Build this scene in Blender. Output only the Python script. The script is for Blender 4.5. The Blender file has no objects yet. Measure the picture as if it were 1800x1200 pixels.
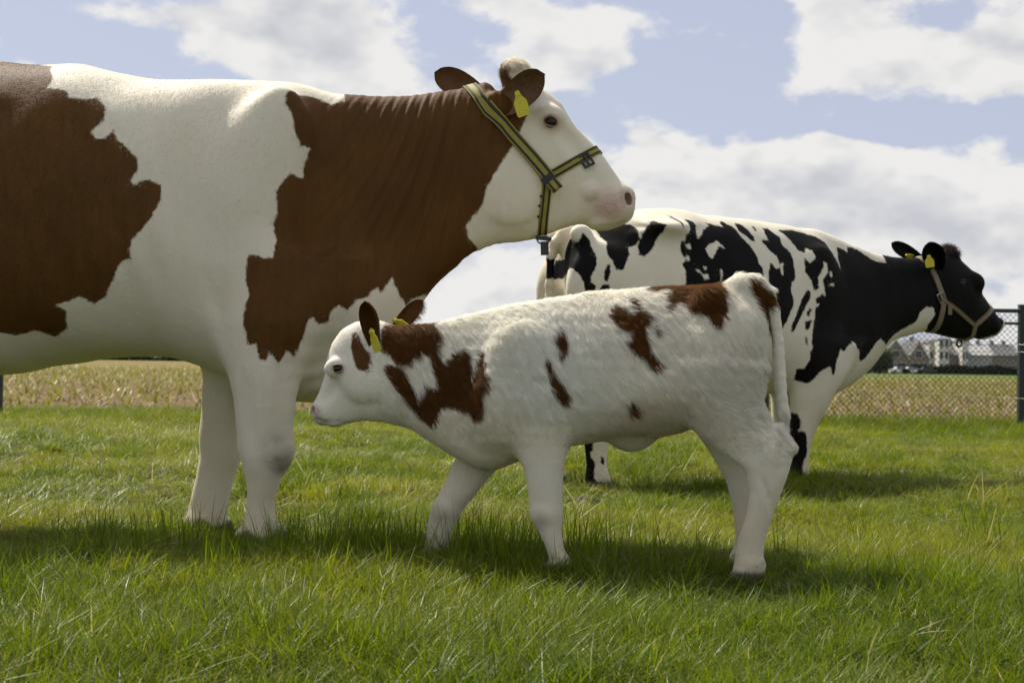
import bpy, math, random
import numpy as np
from mathutils import Matrix, Vector, Euler

random.seed(7)
RNG = np.random.default_rng(7)
scene = bpy.context.scene
R = math.radians

# ------------------------------------------------------------------ camera
FPX = 2500.0                      # focal length in pixels of an 1800 px wide frame (50 mm)
CAM_H = 0.58
PITCH, ROLL = R(0.94), R(0.86)
cam_d = bpy.data.cameras.new('camera')
cam_d.sensor_width = 36.0
cam_d.lens = 50.0
cam_d.clip_start = 0.05
cam_d.clip_end = 9000.0
cam_d.dof.use_dof = True
cam_d.dof.focus_distance = 3.95
cam_d.dof.aperture_fstop = 8.0
cam = bpy.data.objects.new('camera', cam_d)
scene.collection.objects.link(cam)
CAM_ROT = Matrix.Rotation(R(90) + PITCH, 3, 'X') @ Matrix.Rotation(ROLL, 3, 'Z')
cam.rotation_euler = CAM_ROT.to_euler()
cam.location = (0, 0, CAM_H)
scene.camera = cam
CR = np.array(CAM_ROT)
CC = np.array([0, 0, CAM_H])

def ray(px, py):
    d = CR @ np.array([(px - 900.0) / FPX, (600.0 - py) / FPX, -1.0])
    return d

# ------------------------------------------------------------------ view / exposure
scene.view_settings.view_transform = 'Standard'
scene.view_settings.look = 'None'
scene.view_settings.exposure = 0.35
scene.view_settings.gamma = 1.0
scene.view_settings.use_curve_mapping = False
scene.render.engine = 'CYCLES'
scene.cycles.max_bounces = 6
scene.cycles.diffuse_bounces = 4
scene.cycles.glossy_bounces = 2
scene.cycles.transmission_bounces = 2
scene.cycles.transparent_max_bounces = 8
scene.cycles.use_denoising = True
scene.cycles.use_adaptive_sampling = True
scene.cycles.adaptive_threshold = 0.018
scene.cycles.sample_clamp_indirect = 6.0
scene.cycles.caustics_reflective = False
scene.cycles.caustics_refractive = False

# ------------------------------------------------------------------ sun: behind the cows, high and to the left
SUN_EL = R(54.5)
SUN_AZ = R(-42)                   # from straight ahead (+Y), negative = to the left
to_sun = Vector((math.sin(SUN_AZ) * math.cos(SUN_EL), math.cos(SUN_AZ) * math.cos(SUN_EL), math.sin(SUN_EL)))
sun_d = bpy.data.lights.new('sun', 'SUN')
sun_d.energy = 5.0
sun_d.angle = R(0.55)
sun_d.color = (1.0, 0.94, 0.83)
sun = bpy.data.objects.new('sun', sun_d)
scene.collection.objects.link(sun)
sun.rotation_euler = (-to_sun).to_track_quat('-Z', 'Y').to_euler()
sun.location = (-6, 10, 14)

# ------------------------------------------------------------------ node helpers
class NT:
    def __init__(self, tree):
        self.t = tree; self.n = tree.nodes; self.l = tree.links
    def node(self, typ, **kw):
        nd = self.n.new(typ)
        ins = kw.pop('ins', {})
        for k, v in kw.items():
            setattr(nd, k, v)
        for k, v in ins.items():
            self.put(nd.inputs[k], v)
        return nd
    def put(self, sock, v):
        if isinstance(v, bpy.types.NodeSocket):
            self.l.new(v, sock)
        else:
            sock.default_value = v
    def math(self, op, a, b=None, c=None, clamp=False):
        nd = self.n.new('ShaderNodeMath'); nd.operation = op; nd.use_clamp = clamp
        self.put(nd.inputs[0], a)
        if b is not None: self.put(nd.inputs[1], b)
        if c is not None: self.put(nd.inputs[2], c)
        return nd.outputs[0]
    def vmath(self, op, a, b=None):
        nd = self.n.new('ShaderNodeVectorMath'); nd.operation = op
        self.put(nd.inputs[0], a)
        if b is not None: self.put(nd.inputs[1], b)
        return nd.outputs['Value'] if op in ('LENGTH', 'DOT_PRODUCT', 'DISTANCE') else nd.outputs[0]
    def smooth(self, v, lo, hi, a=0.0, b=1.0):
        nd = self.n.new('ShaderNodeMapRange'); nd.interpolation_type = 'SMOOTHSTEP'
        self.put(nd.inputs[0], v); self.put(nd.inputs[1], lo); self.put(nd.inputs[2], hi)
        self.put(nd.inputs[3], a); self.put(nd.inputs[4], b)
        return nd.outputs[0]
    def lin(self, v, lo, hi, a=0.0, b=1.0):
        nd = self.n.new('ShaderNodeMapRange'); nd.clamp = True
        self.put(nd.inputs[0], v); self.put(nd.inputs[1], lo); self.put(nd.inputs[2], hi)
        self.put(nd.inputs[3], a); self.put(nd.inputs[4], b)
        return nd.outputs[0]
    def mix(self, f, a, b):
        nd = self.n.new('ShaderNodeMix'); nd.data_type = 'RGBA'
        self.put(nd.inputs[0], f); self.put(nd.inputs[6], a); self.put(nd.inputs[7], b)
        return nd.outputs[2]
    def noise(self, vec, scale, detail=4.0, rough=0.55, dist=0.0, dim='3D'):
        nd = self.n.new('ShaderNodeTexNoise'); nd.noise_dimensions = dim
        if vec is not None: self.l.new(vec, nd.inputs['Vector'])
        self.put(nd.inputs['Scale'], scale); nd.inputs['Detail'].default_value = detail
        nd.inputs['Roughness'].default_value = rough; nd.inputs['Distortion'].default_value = dist
        return nd.outputs[0]
    def attr(self, name, typ='GEOMETRY'):
        nd = self.n.new('ShaderNodeAttribute'); nd.attribute_name = name; nd.attribute_type = typ
        return nd
    def scale_vec(self, vec, s):
        nd = self.n.new('ShaderNodeMapping'); self.l.new(vec, nd.inputs[0]); nd.inputs['Scale'].default_value = s
        return nd.outputs[0]

def C4(r, g, b): return (r, g, b, 1.0)

# ------------------------------------------------------------------ world: sky with cumulus
world = bpy.data.worlds.new('World')
scene.world = world
world.use_nodes = True
w = NT(world.node_tree)
w.n.clear()
sky = w.node('ShaderNodeTexSky', sky_type='NISHITA', sun_disc=False)
sky.sun_elevation = SUN_EL
sky.sun_rotation = SUN_AZ
sky.altitude = 0.0
sky.air_density = 1.0
sky.dust_density = 1.2
sky.ozone_density = 1.6
tc = w.node('ShaderNodeTexCoord')
dirv = tc.outputs['Generated']
sep = w.node('ShaderNodeSeparateXYZ'); w.l.new(dirv, sep.inputs[0])
az = w.math('ARCTAN2', sep.outputs[0], sep.outputs[1])
el = w.math('ARCSINE', sep.outputs[2])
ae = w.node('ShaderNodeCombineXYZ'); w.l.new(az, ae.inputs[0]); w.l.new(el, ae.inputs[1])
warp = w.node('ShaderNodeTexNoise'); w.l.new(dirv, warp.inputs['Vector'])
warp.inputs['Scale'].default_value = 9.0; warp.inputs['Detail'].default_value = 3.0
wv = w.vmath('SUBTRACT', warp.outputs['Color'], (0.5, 0.5, 0.5))
wsc = w.n.new('ShaderNodeVectorMath'); wsc.operation = 'SCALE'; w.l.new(wv, wsc.inputs[0]); wsc.inputs['Scale'].default_value = 0.06
pos = w.vmath('ADD', ae.outputs[0], wsc.outputs[0])
dir2 = w.scale_vec(dirv, (1.0, 1.0, 1.7))
# cloud banks: (px, py, rx px, ry px, weight)
BANKS = [(1290, 330, 330, 95, .75), (1200, 250, 70, 75, .55), (1500, 330, 140, 80, .55), (1690, 330, 160, 100, .6),
         (1600, 420, 520, 120, .55), (1590, 80, 250, 85, .8), (1470, 20, 120, 90, .6), (1760, 120, 130, 80, .65),
         (430, 75, 210, 85, .8), (580, 110, 150, 80, .7), (640, 60, 120, 70, .35), (985, 115, 130, 60, .7), (1010, 25, 170, 45, .6), (820, 20, 90, 35, .45),
         (900, 540, 330, 90, .6), (1230, 60, 60, 50, .25), (250, 20, 150, 30, .4),
         (1010, 440, 160, 90, .45), (1450, 250, 90, 16, .30),
         (1330, 190, 180, 55, -.5), (1170, 150, 110, 45, -.45), (120, 80, 130, 50, -.4), (760, 90, 55, 90, -.45), (1700, 20, 90, 35, -.6), (1360, 100, 60, 90, -.4), (1650, 215, 260, 30, -.5)]
def pxdir(px, py):
    d = ray(px, py); d = d / np.linalg.norm(d)
    return math.atan2(d[0], d[1]), math.asin(d[2])
def bank_sum(p):
    tot = None
    for (bx, by, rx, ry, wt) in BANKS:
        a, e = pxdir(bx, by)
        ma = w.n.new('ShaderNodeVectorMath'); ma.operation = 'MULTIPLY_ADD'
        w.l.new(p, ma.inputs[0]); ma.inputs[1].default_value = (FPX / rx, FPX / ry, 0); ma.inputs[2].default_value = (-a * FPX / rx, -e * FPX / ry, 0)
        ln = w.vmath('LENGTH', ma.outputs[0])
        g = w.smooth(ln, 0.1, 1.35, wt, 0.0)
        tot = g if tot is None else w.math('ADD', tot, g)
    return tot
n0 = w.noise(dir2, 11.0, 8.0, 0.60)
nlo = w.noise(dir2, 11.0, 3.5, 0.55)
n1 = w.noise(w.vmath('ADD', dir2, (-0.008, 0.0, 0.024)), 11.0, 3.5, 0.55)        # sampled a little towards the sun: thickness above
bk = bank_sum(pos)
# general cumulus cover everywhere (also outside the frame), thicker low over the horizon
cover = w.math('ADD', w.smooth(el, 0.02, 0.30, 0.20, 0.04), w.smooth(el, 0.26, 0.50, 0.0, 0.13))
dens = w.math('ADD', w.math('MULTIPLY_ADD', n0, 1.5, -0.87), w.math('ADD', w.math('MULTIPLY', bk, 0.42), cover))
dens1 = w.math('ADD', w.math('MULTIPLY_ADD', n1, 1.5, -0.87), w.math('ADD', w.math('MULTIPLY', bk, 0.42), cover))
mask = w.smooth(dens, -0.05, 0.14)
sh = w.math('SUBTRACT', n1, nlo)
thick = w.math('ADD', w.smooth(dens1, 0.14, 0.75, 0.0, .70), w.math('MULTIPLY', w.math('ADD', sh, w.math('MULTIPLY', w.math('SUBTRACT', nlo, n0), .45)), 3.0), clamp=True)
lit = w.mix(thick, C4(0.86, 0.85, 0.83), C4(0.58, 0.59, 0.635))
skycol = w.node('ShaderNodeHueSaturation', ins={'Saturation': 0.80, 'Value': 1.0, 'Color': sky.outputs[0]})
SKY_STRENGTH = 0.10
skys = w.n.new('ShaderNodeVectorMath'); skys.operation = 'SCALE'
w.l.new(skycol.outputs[0], skys.inputs[0]); skys.inputs['Scale'].default_value = SKY_STRENGTH
# thin high veil that pales the blue
veil = w.mix(w.smooth(el, 0.0, 0.55, 0.74, 0.62), skys.outputs[0], C4(0.565, 0.60, 0.75))
final = w.mix(w.math('MULTIPLY', mask, 0.97), veil, lit)
bg = w.node('ShaderNodeBackground', ins={'Strength': 0.785, 'Color': final})
wo = w.node('ShaderNodeOutputWorld')
w.l.new(bg.outputs[0], wo.inputs[0])

# ------------------------------------------------------------------ object helpers
COL = scene.collection
def link(o, parent=None):
    COL.objects.link(o)
    if parent is not None: o.parent = parent
    return o
def tag(o, label=None, cat=None, group=None, kind=None):
    if label: o['label'] = label
    if cat: o['category'] = cat
    if group: o['group'] = group
    if kind: o['kind'] = kind
    return o
def empty(name, loc, rz=0.0):
    e = bpy.data.objects.new(name, None); e.empty_display_size = 0.1
    e.location = loc; e.rotation_euler = (0, 0, rz)
    return link(e)
def mesh_np(name, V, F, attrs=None, smooth=True):
    """V (n,3); F list of arrays (m,k)"""
    V = np.asarray(V, dtype=np.float32)
    if isinstance(F, np.ndarray): F = [F]
    me = bpy.data.meshes.new(name)
    loops = np.concatenate([f.reshape(-1) for f in F]).astype(np.int32)
    sizes = np.concatenate([np.full(len(f), f.shape[1], np.int32) for f in F])
    starts = np.concatenate([[0], np.cumsum(sizes)[:-1]]).astype(np.int32)
    me.vertices.add(len(V)); me.vertices.foreach_set('co', V.reshape(-1))
    me.loops.add(len(loops)); me.loops.foreach_set('vertex_index', loops)
    me.polygons.add(len(sizes)); me.polygons.foreach_set('loop_start', starts)
    me.update(calc_edges=True); me.validate()
    if smooth:
        me.polygons.foreach_set('use_smooth', np.ones(len(me.polygons), dtype=bool))
    for k, a in (attrs or {}).items():
        a = np.asarray(a, dtype=np.float32)
        if a.ndim == 1:
            at = me.attributes.new(k, 'FLOAT', 'POINT'); at.data.foreach_set('value', a)
        else:
            at = me.attributes.new(k, 'FLOAT_COLOR', 'POINT')
            at.data.foreach_set('color', np.concatenate([a, np.ones((len(a), 1), np.float32)], 1).reshape(-1))
    return me
def obj(name, me, mat=None, parent=None, loc=None, rot=None):
    o = bpy.data.objects.new(name, me)
    if mat is not None and len(me.materials) == 0: me.materials.append(mat)
    link(o, parent)
    if loc is not None: o.location = loc
    if rot is not None: o.rotation_euler = rot
    return o
class MB:
    """collects simple solids into one mesh"""
    def __init__(self): self.V = []; self.F = []
    def add(self, V, F):
        b = len(self.V); self.V += [tuple(v) for v in V]; self.F += [tuple(i + b for i in f) for f in F]; return self
    def box(self, x0, x1, y0, y1, z0, z1):
        V = [(x, y, z) for x in (x0, x1) for y in (y0, y1) for z in (z0, z1)]
        return self.add(V, [(0, 1, 3, 2), (4, 6, 7, 5), (0, 4, 5, 1), (2, 3, 7, 6), (0, 2, 6, 4), (1, 5, 7, 3)])
    def tube(self, pts, r, n=6, caps=True):
        pts = [Vector(p) for p in pts]; rs = r if isinstance(r, (list, tuple)) else [r] * len(pts)
        V = []; F = []
        for i, p in enumerate(pts):
            d = (pts[min(i + 1, len(pts) - 1)] - pts[max(i - 1, 0)]).normalized()
            a = d.cross(Vector((0, 0, 1)) if abs(d.z) < 0.9 else Vector((1, 0, 0))).normalized(); b = d.cross(a)
            for k in range(n):
                t = 2 * math.pi * k / n
                V.append(p + (a * math.cos(t) + b * math.sin(t)) * rs[i])
        for i in range(len(pts) - 1):
            for k in range(n):
                F.append((i * n + k, i * n + (k + 1) % n, (i + 1) * n + (k + 1) % n, (i + 1) * n + k))
        if caps:
            F.append(tuple(range(n))); F.append(tuple((len(pts) - 1) * n + k for k in range(n))[::-1])
        return self.add(V, F)
    def mesh(self, name, smooth=False):
        me = bpy.data.meshes.new(name); me.from_pydata(self.V, [], self.F); me.update()
        if smooth:
            for p in me.polygons: p.use_smooth = True
        return me
    def build(self, name, mat, parent=None, smooth=False, **kw):
        return obj(name, self.mesh(name, smooth), mat, parent, **kw)

def mat_new(name):
    m = bpy.data.materials.new(name); m.use_nodes = True
    nt = NT(m.node_tree); nt.n.clear()
    out = nt.node('ShaderNodeOutputMaterial')
    return m, nt, out
def principled(nt, out, color, rough=0.6, bump=None, bstr=0.3, bdist=0.01, **ins):
    p = nt.node('ShaderNodeBsdfPrincipled')
    nt.put(p.inputs['Base Color'], color); nt.put(p.inputs['Roughness'], rough)
    for k, v in ins.items(): nt.put(p.inputs[k.replace('_', ' ')], v)
    if bump is not None:
        b = nt.node('ShaderNodeBump', ins={'Height': bump, 'Strength': bstr, 'Distance': bdist})
        nt.l.new(b.outputs[0], p.inputs['Normal'])
    nt.l.new(p.outputs[0], out.inputs[0])
    return p
def simple_mat(name, col, rough=0.6, var=0.15, scale=20.0, bstr=0.2, bdist=0.004, **ins):
    m, nt, out = mat_new(name)
    tcn = nt.node('ShaderNodeTexCoord')
    n = nt.noise(tcn.outputs['Object'], scale, 5.0, 0.6)
    c = nt.mix(n, C4(*[x * (1 - var) for x in col]), C4(*[min(1, x * (1 + var)) for x in col]))
    principled(nt, out, c, rough, n, bstr, bdist, **ins)
    return m
# ================================================================== the setting
FENCE_Y = 13.9
def hill(x, y):
    """gentle unevenness of the meadow"""
    x = np.asarray(x, dtype=float); y = np.asarray(y, dtype=float)
    h = 0.012 * np.sin(x * 1.9 + 0.7) * np.sin(y * 1.4 + 1.1) + 0.010 * np.sin(x * 3.7 + y * 2.9) + 0.008 * np.sin(y * 5.1 - x * 1.3)
    return h * np.clip((16 - y) / 3.0, 0, 1)

# --- meadow soil under the grass
m_soil, nt, out = mat_new('meadow_soil')
tcn = nt.node('ShaderNodeTexCoord'); P = tcn.outputs['Object']
n1_ = nt.noise(P, 9.0, 6.0, 0.65); n2_ = nt.noise(P, 60.0, 4.0, 0.6)
c = nt.mix(n1_, C4(0.018, 0.024, 0.008), C4(0.045, 0.052, 0.018))
c = nt.mix(nt.smooth(n2_, 0.45, 0.75, 0, .6), c, C4(0.10, 0.085, 0.045))
principled(nt, out, c, 0.95, n2_, 0.6, 0.02, Specular_IOR_Level=.05)
xs_ = np.linspace(-16, 16, 200); ys_ = np.linspace(-4, 15.0, 130)
X, Y = np.meshgrid(xs_, ys_, indexing='ij')
Z = hill(X, Y)
V = np.stack([X, Y, Z], -1).reshape(-1, 3)
def grid_faces(nx, ny):
    i = np.arange(nx - 1)[:, None] * ny + np.arange(ny - 1)[None, :]
    i = i.reshape(-1)
    return np.stack([i, i + ny, i + ny + 1, i + 1], 1)
o = obj('meadow_ground', mesh_np('meadow_ground', V, grid_faces(200, 130)), m_soil); tag(o, kind='structure')

# --- wide terrain to the horizon
m_terr, nt, out = mat_new('far_land')
tcn = nt.node('ShaderNodeTexCoord'); P = tcn.outputs['Object']
n1_ = nt.noise(P, 0.02, 6.0, 0.6); n2_ = nt.noise(P, 0.6, 5.0, 0.6)
c = nt.mix(n1_, C4(0.075, 0.115, 0.025), C4(0.13, 0.15, 0.045))
c = nt.mix(nt.smooth(n2_, .3, .7, 0, .5), c, C4(0.10, 0.13, 0.03))
principled(nt, out, c, 0.95, Specular_IOR_Level=.05)
MBt = MB(); MBt.add([(-6000, -400, -0.10), (6000, -400, -0.10), (6000, 8000, -0.10), (-6000, 8000, -0.10)], [(0, 1, 2, 3)])
tag(MBt.build('terrain', m_terr), kind='structure')

# --- maize field behind the meadow
m_field, nt, out = mat_new('field_soil')
tcn = nt.node('ShaderNodeTexCoord'); P = tcn.outputs['Object']
nA = nt.noise(P, 3.2, 6.0, 0.7); nB = nt.noise(P, 14.0, 5.0, 0.65); nC = nt.noise(P, .05, 3.0, 0.5)
c = nt.mix(nt.smooth(nA, .35, .7), C4(0.115, 0.080, 0.040), C4(0.195, 0.142, 0.072))
c = nt.mix(nt.smooth(nB, .55, .8, 0, .8), c, C4(0.27, 0.21, 0.115))
# far away the young plants close up over the soil
sepf = nt.node('ShaderNodeSeparateXYZ'); nt.l.new(P, sepf.inputs[0])
green = nt.mix(nC, C4(0.175, 0.15, 0.052), C4(0.20, 0.165, 0.065))
c = nt.mix(nt.smooth(sepf.outputs[1], 22, 75, 0.0, 0.75), c, green)
principled(nt, out, c, 0.95, nB, 0.8, 0.05, Specular_IOR_Level=.05)
nx, ny = 240, 150
fx = np.linspace(-1, 1, nx); fy = np.linspace(0, 1, ny)
X, Y = np.meshgrid(fx, fy, indexing='ij')
YY = 14.6 + (Y ** 2.2) * 600
XX = X * (18 + YY * 0.75)
ZZ = 0.0 + 0.025 * np.sin(XX * 2 * math.pi / 0.75) * (YY < 60) + 0.02 * np.sin(XX * 1.3 + YY * 2.1) * (YY < 60)
keep = ~((XX > 0.03 * YY) & (YY > 112))
V = np.stack([XX, YY, ZZ], -1).reshape(-1, 3)
F = grid_faces(nx, ny)
F = F[keep.reshape(-1)[F].all(1)]
tag(obj('maize_field', mesh_np('maize_field', V, F), m_field), kind='structure')

# --- geometry-node scatter
def scatter_group(name, coll):
    g = bpy.data.node_groups.new(name, 'GeometryNodeTree')
    g.interface.new_socket('Geometry', in_out='INPUT', socket_type='NodeSocketGeometry')
    g.interface.new_socket('Geometry', in_out='OUTPUT', socket_type='NodeSocketGeometry')
    n = g.nodes; l = g.links
    gi = n.new('NodeGroupInput'); go = n.new('NodeGroupOutput')
    ci = n.new('GeometryNodeCollectionInfo'); ci.inputs['Collection'].default_value = coll
    ci.inputs['Separate Children'].default_value = True; ci.inputs['Reset Children'].default_value = True
    m2p = n.new('GeometryNodeMeshToPoints')
    ip = n.new('GeometryNodeInstanceOnPoints'); ip.inputs['Pick Instance'].default_value = True
    def na(nm, dt):
        q = n.new('GeometryNodeInputNamedAttribute'); q.data_type = dt; q.inputs['Name'].default_value = nm
        return q.outputs[0]
    l.new(gi.outputs[0], m2p.inputs[0]); l.new(m2p.outputs[0], ip.inputs['Points'])
    l.new(ci.outputs[0], ip.inputs['Instance'])
    l.new(na('pick', 'INT'), ip.inputs['Instance Index'])
    e2r = n.new('FunctionNodeEulerToRotation'); l.new(na('rot', 'FLOAT_VECTOR'), e2r.inputs[0])
    l.new(e2r.outputs[0], ip.inputs['Rotation'])
    l.new(na('scl', 'FLOAT_VECTOR'), ip.inputs['Scale'])
    l.new(ip.outputs[0], go.inputs[0])
    return g
def scatter(name, pts, rot, scl, pick, tint, protos, mat=None):
    coll = bpy.data.collections.new(name + '_prototypes')
    for p in protos: coll.objects.link(p)
    me = bpy.data.meshes.new(name)
    me.vertices.add(len(pts)); me.vertices.foreach_set('co', np.asarray(pts, np.float32).reshape(-1))
    a = me.attributes.new('rot', 'FLOAT_VECTOR', 'POINT'); a.data.foreach_set('vector', np.asarray(rot, np.float32).reshape(-1))
    a = me.attributes.new('scl', 'FLOAT_VECTOR', 'POINT'); a.data.foreach_set('vector', np.asarray(scl, np.float32).reshape(-1))
    a = me.attributes.new('pick', 'INT', 'POINT'); a.data.foreach_set('value', np.asarray(pick, np.int32))
    a = me.attributes.new('tint', 'FLOAT', 'POINT'); a.data.foreach_set('value', np.asarray(tint, np.float32))
    if mat: me.materials.append(mat)
    o = obj(name, me)
    md = o.modifiers.new('scatter', 'NODES'); md.node_group = scatter_group(name + '_scatter', coll)
    return o

def blade(V, F, A, root, yaw, h, width, bend, lean, val, seg=3):
    """one tapering, bent grass blade"""
    dx, dy = math.cos(yaw), math.sin(yaw)
    sx, sy = -dy, dx
    b = len(V)
    for i in range(seg + 1):
        t = i / seg
        out_ = h * (lean * t + bend * t * t)
        up = h * (t - 0.35 * bend * t * t)
        wd = width * (1 - t ** 1.6) * 0.5 + 0.0002
        cx, cy = root[0] + dx * out_, root[1] + dy * out_
        if i < seg:
            V.append((cx - sx * wd, cy - sy * wd, up)); V.append((cx + sx * wd, cy + sy * wd, up)); A += [(val, t), (val, t)]
        else:
            V.append((cx, cy, up)); A.append((val, t))
    for i in range(seg - 1):
        F.append((b + 2 * i, b + 2 * i + 1, b + 2 * i + 3, b + 2 * i + 2))
    F.append((b + 2 * seg - 2, b + 2 * seg - 1, b + 2 * seg))

def tuft_mesh(name, nb, rad, h0, h1, wid, lean, bend, dry, rnd):
    V, F, A = [], [], []
    for _ in range(nb):
        r = rad * math.sqrt(rnd.random()); a = rnd.random() * 6.283
        root = (r * math.cos(a), r * math.sin(a))
        isdry = rnd.random() < dry
        val = rnd.uniform(0.75, 1.0) if isdry else rnd.random() * 0.6
        h = rnd.uniform(h0, h1) * (0.8 if isdry else 1)
        blade(V, F, A, root, rnd.random() * 6.283, h, wid * rnd.uniform(.7, 1.35), bend * rnd.uniform(-.1, 1.3), lean * rnd.uniform(.1, 1.2) * (2.0 if isdry else 1), val)
    me = bpy.data.meshes.new(name); me.from_pydata(V, [], F); me.update()
    A = np.array(A, np.float32)
    at = me.attributes.new('bv', 'FLOAT', 'POINT'); at.data.foreach_set('value', A[:, 0])
    at = me.attributes.new('bt', 'FLOAT', 'POINT'); at.data.foreach_set('value', A[:, 1])
    me.polygons.foreach_set('use_smooth', np.ones(len(me.polygons), dtype=bool))
    return me

def grass_mat(name, g0, g1, dryc, transl=0.46):
    m, nt, out = mat_new(name)
    bv = nt.attr('bv').outputs['Fac']; bt = nt.attr('bt').outputs['Fac']
    ti = nt.attr('tint', 'INSTANCER').outputs['Fac']
    green = nt.mix(nt.lin(bv, 0, .6), g0, g1)
    green = nt.mix(nt.lin(ti, 0, 1, 0, .75), green, C4(0.255, 0.262, 0.034))
    c = nt.mix(nt.smooth(bv, .68, .76), green, dryc)
    # pale base of the blades
    c = nt.mix(nt.lin(bt, 0, .35, .35, 0), c, C4(0.14, 0.15, 0.06))
    p = nt.node('ShaderNodeBsdfPrincipled', ins={'Base Color': c, 'Roughness': 0.37})
    p.inputs['Specular IOR Level'].default_value = 0.16
    tr = nt.node('ShaderNodeBsdfTranslucent', ins={'Color': c})
    hs = nt.node('ShaderNodeHueSaturation', ins={'Hue': 0.49, 'Saturation': 1.1, 'Value': 1.35, 'Color': c}); nt.l.new(hs.outputs[0], tr.inputs[0])
    mx = nt.node('ShaderNodeMixShader', ins={0: transl, 1: p.outputs[0], 2: tr.outputs[0]})
    nt.l.new(mx.outputs[0], out.inputs[0])
    return m
m_grass = grass_mat('grass_blades', C4(0.052, 0.096, 0.007), C4(0.152, 0.208, 0.018), C4(0.34, 0.30, 0.13))

rnd = random.Random(3)
protos = []
for i in range(8):      # 0-7 ordinary tufts
    me = tuft_mesh('tuft', 64, 0.072, 0.030, 0.090, 0.0026, 0.55, 0.8, 0.13, rnd); me.materials.append(m_grass)
    protos.append(bpy.data.objects.new('grass_tuft_%02d' % i, me))
for i in range(4):      # 8-11 long and leaning
    me = tuft_mesh('tuft', 46, 0.065, 0.06, 0.145, 0.0031, 0.6, 0.9, 0.05, rnd); me.materials.append(m_grass)
    protos.append(bpy.data.objects.new('grass_tuft_%02d' % (8 + i), me))
for i in range(3):      # 12-14 flattened, dry blades lying about
    V, F, A = [], [], []
    for _ in range(9):
        blade(V, F, A, (rnd.uniform(-.08, .08), rnd.uniform(-.08, .08)), rnd.random() * 6.283, rnd.uniform(.04, .10), 0.0032, 1.1, rnd.uniform(.7, 1.4), rnd.uniform(.78, 1))
    me = bpy.data.meshes.new('tuft'); me.from_pydata(V, [], F); A = np.array(A, np.float32)
    at = me.attributes.new('bv', 'FLOAT', 'POINT'); at.data.foreach_set('value', A[:, 0])
    at = me.attributes.new('bt', 'FLOAT', 'POINT'); at.data.foreach_set('value', A[:, 1]); me.materials.append(m_grass)
    protos.append(bpy.data.objects.new('grass_tuft_%02d' % (12 + i), me))
for i in range(2):      # 15-16 tall upright stalks
    me = tuft_mesh('tuft', 14, 0.05, 0.12, 0.27, 0.0034, 0.16, 0.30, 0.0, rnd); me.materials.append(m_grass)
    protos.append(bpy.data.objects.new('grass_tuft_%02d' % (15 + i), me))

def snoise(x, y, seed, f):
    r = np.random.default_rng(seed); s = 0
    for k in range(6):
        a = r.random() * 6.28; ff = f * r.uniform(.6, 1.7); ph = r.random() * 6.28
        s = s + np.sin((x * math.cos(a) + y * math.sin(a)) * ff + ph)
    return s / 6 * 1.6
def wedge_points(n, y0, y1, side, rng):
    # uniform per area in the visible wedge widened for side steps
    u = rng.random(n); y = np.sqrt(y0 * y0 + u * (y1 * y1 - y0 * y0))
    x = (rng.random(n) * 2 - 1) * (y * 0.40 + side)
    return x, y
pts = []; rots = []; scls = []; picks = []; tints = []
def put_grass(x, y, sc, pick, tint, rng, tilt=.16):
    z = hill(x, y)
    pts.append(np.stack([x, y, z], 1))
    rots.append(np.stack([rng.normal(0, tilt, len(x)), rng.normal(0, tilt, len(x)), rng.random(len(x)) * 6.283], 1))
    scls.append(np.asarray(sc)); picks.append(pick); tints.append(tint)
rg = np.random.default_rng(11)
# near lawn
x, y = wedge_points(15000, 1.6, 5.6, .9, rg)
hn = snoise(x, y, 1, 5.0); tn = snoise(x, y, 2, 2.2)
# taller and lusher in front and along the animals' feet, shorter and yellower behind them
tall = np.clip((5.0 - y) / 1.3, 0, 1)
longp = rg.random(len(x)) < (0.03 + 0.09 * tall * (hn > -.1))
hsc = (0.52 + 0.26 * tall + 0.20 * hn) * rg.uniform(.75, 1.25, len(x))
open_ = np.clip(np.hypot((x - .62) / .22, (y - 3.55) / .30), .42, 1)      # kept short round the calf's hind hoof
sc = np.stack([np.full(len(x), .95), np.full(len(x), .95), np.clip(hsc, .35, 1.7) * open_], 1)
put_grass(x, y, sc, np.where(longp, rg.integers(8, 12, len(x)), rg.integers(0, 8, len(x))), np.clip(.22 + .42 * tn + .34 * (1 - tall) + rg.normal(0, .18, len(x)), 0, 1), rg)
# grazed middle distance
x, y = wedge_points(15500, 5.4, 14.6, 2.0, rg)
hn = snoise(x, y, 3, 4.0); tn = snoise(x, y, 4, 1.7)
edge = np.clip((y - 11.8) / 1.5, 0, 1)
hsc = (0.62 + 0.22 * hn + 0.65 * edge) * rg.uniform(.7, 1.3, len(x))
sc = np.stack([np.full(len(x), 1.35), np.full(len(x), 1.35), np.clip(hsc, .3, 1.8)], 1)
put_grass(x, y, sc, rg.integers(0, 8, len(x)), np.clip(.55 + .35 * tn - .35 * edge + rg.normal(0, .15, len(x)), 0, 1), rg)
# rank growth along the fence and field edge
x = rg.uniform(-8.5, 9.5, 2600); y = rg.uniform(13.0, 14.9, 2600)
right = np.clip((x - .5) / 2, 0, 1)
sc = np.stack([np.full(len(x), 1.4), np.full(len(x), 1.4), rg.uniform(.45, .95, len(x)) + .45 * right], 1)
put_grass(x, y, sc, rg.integers(8, 12, len(x)), np.clip(rg.normal(.25, .2, len(x)), 0, 1), rg)
# dry lying blades
x, y = wedge_points(150, 1.8, 8.0, .8, rg)
put_grass(x, y, np.tile([1.1, 1.1, .8], (len(x), 1)) * rg.uniform(.7, 1.2, (len(x), 1)), rg.integers(12, 15, len(x)), np.zeros(len(x)), rg, .3)
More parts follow.
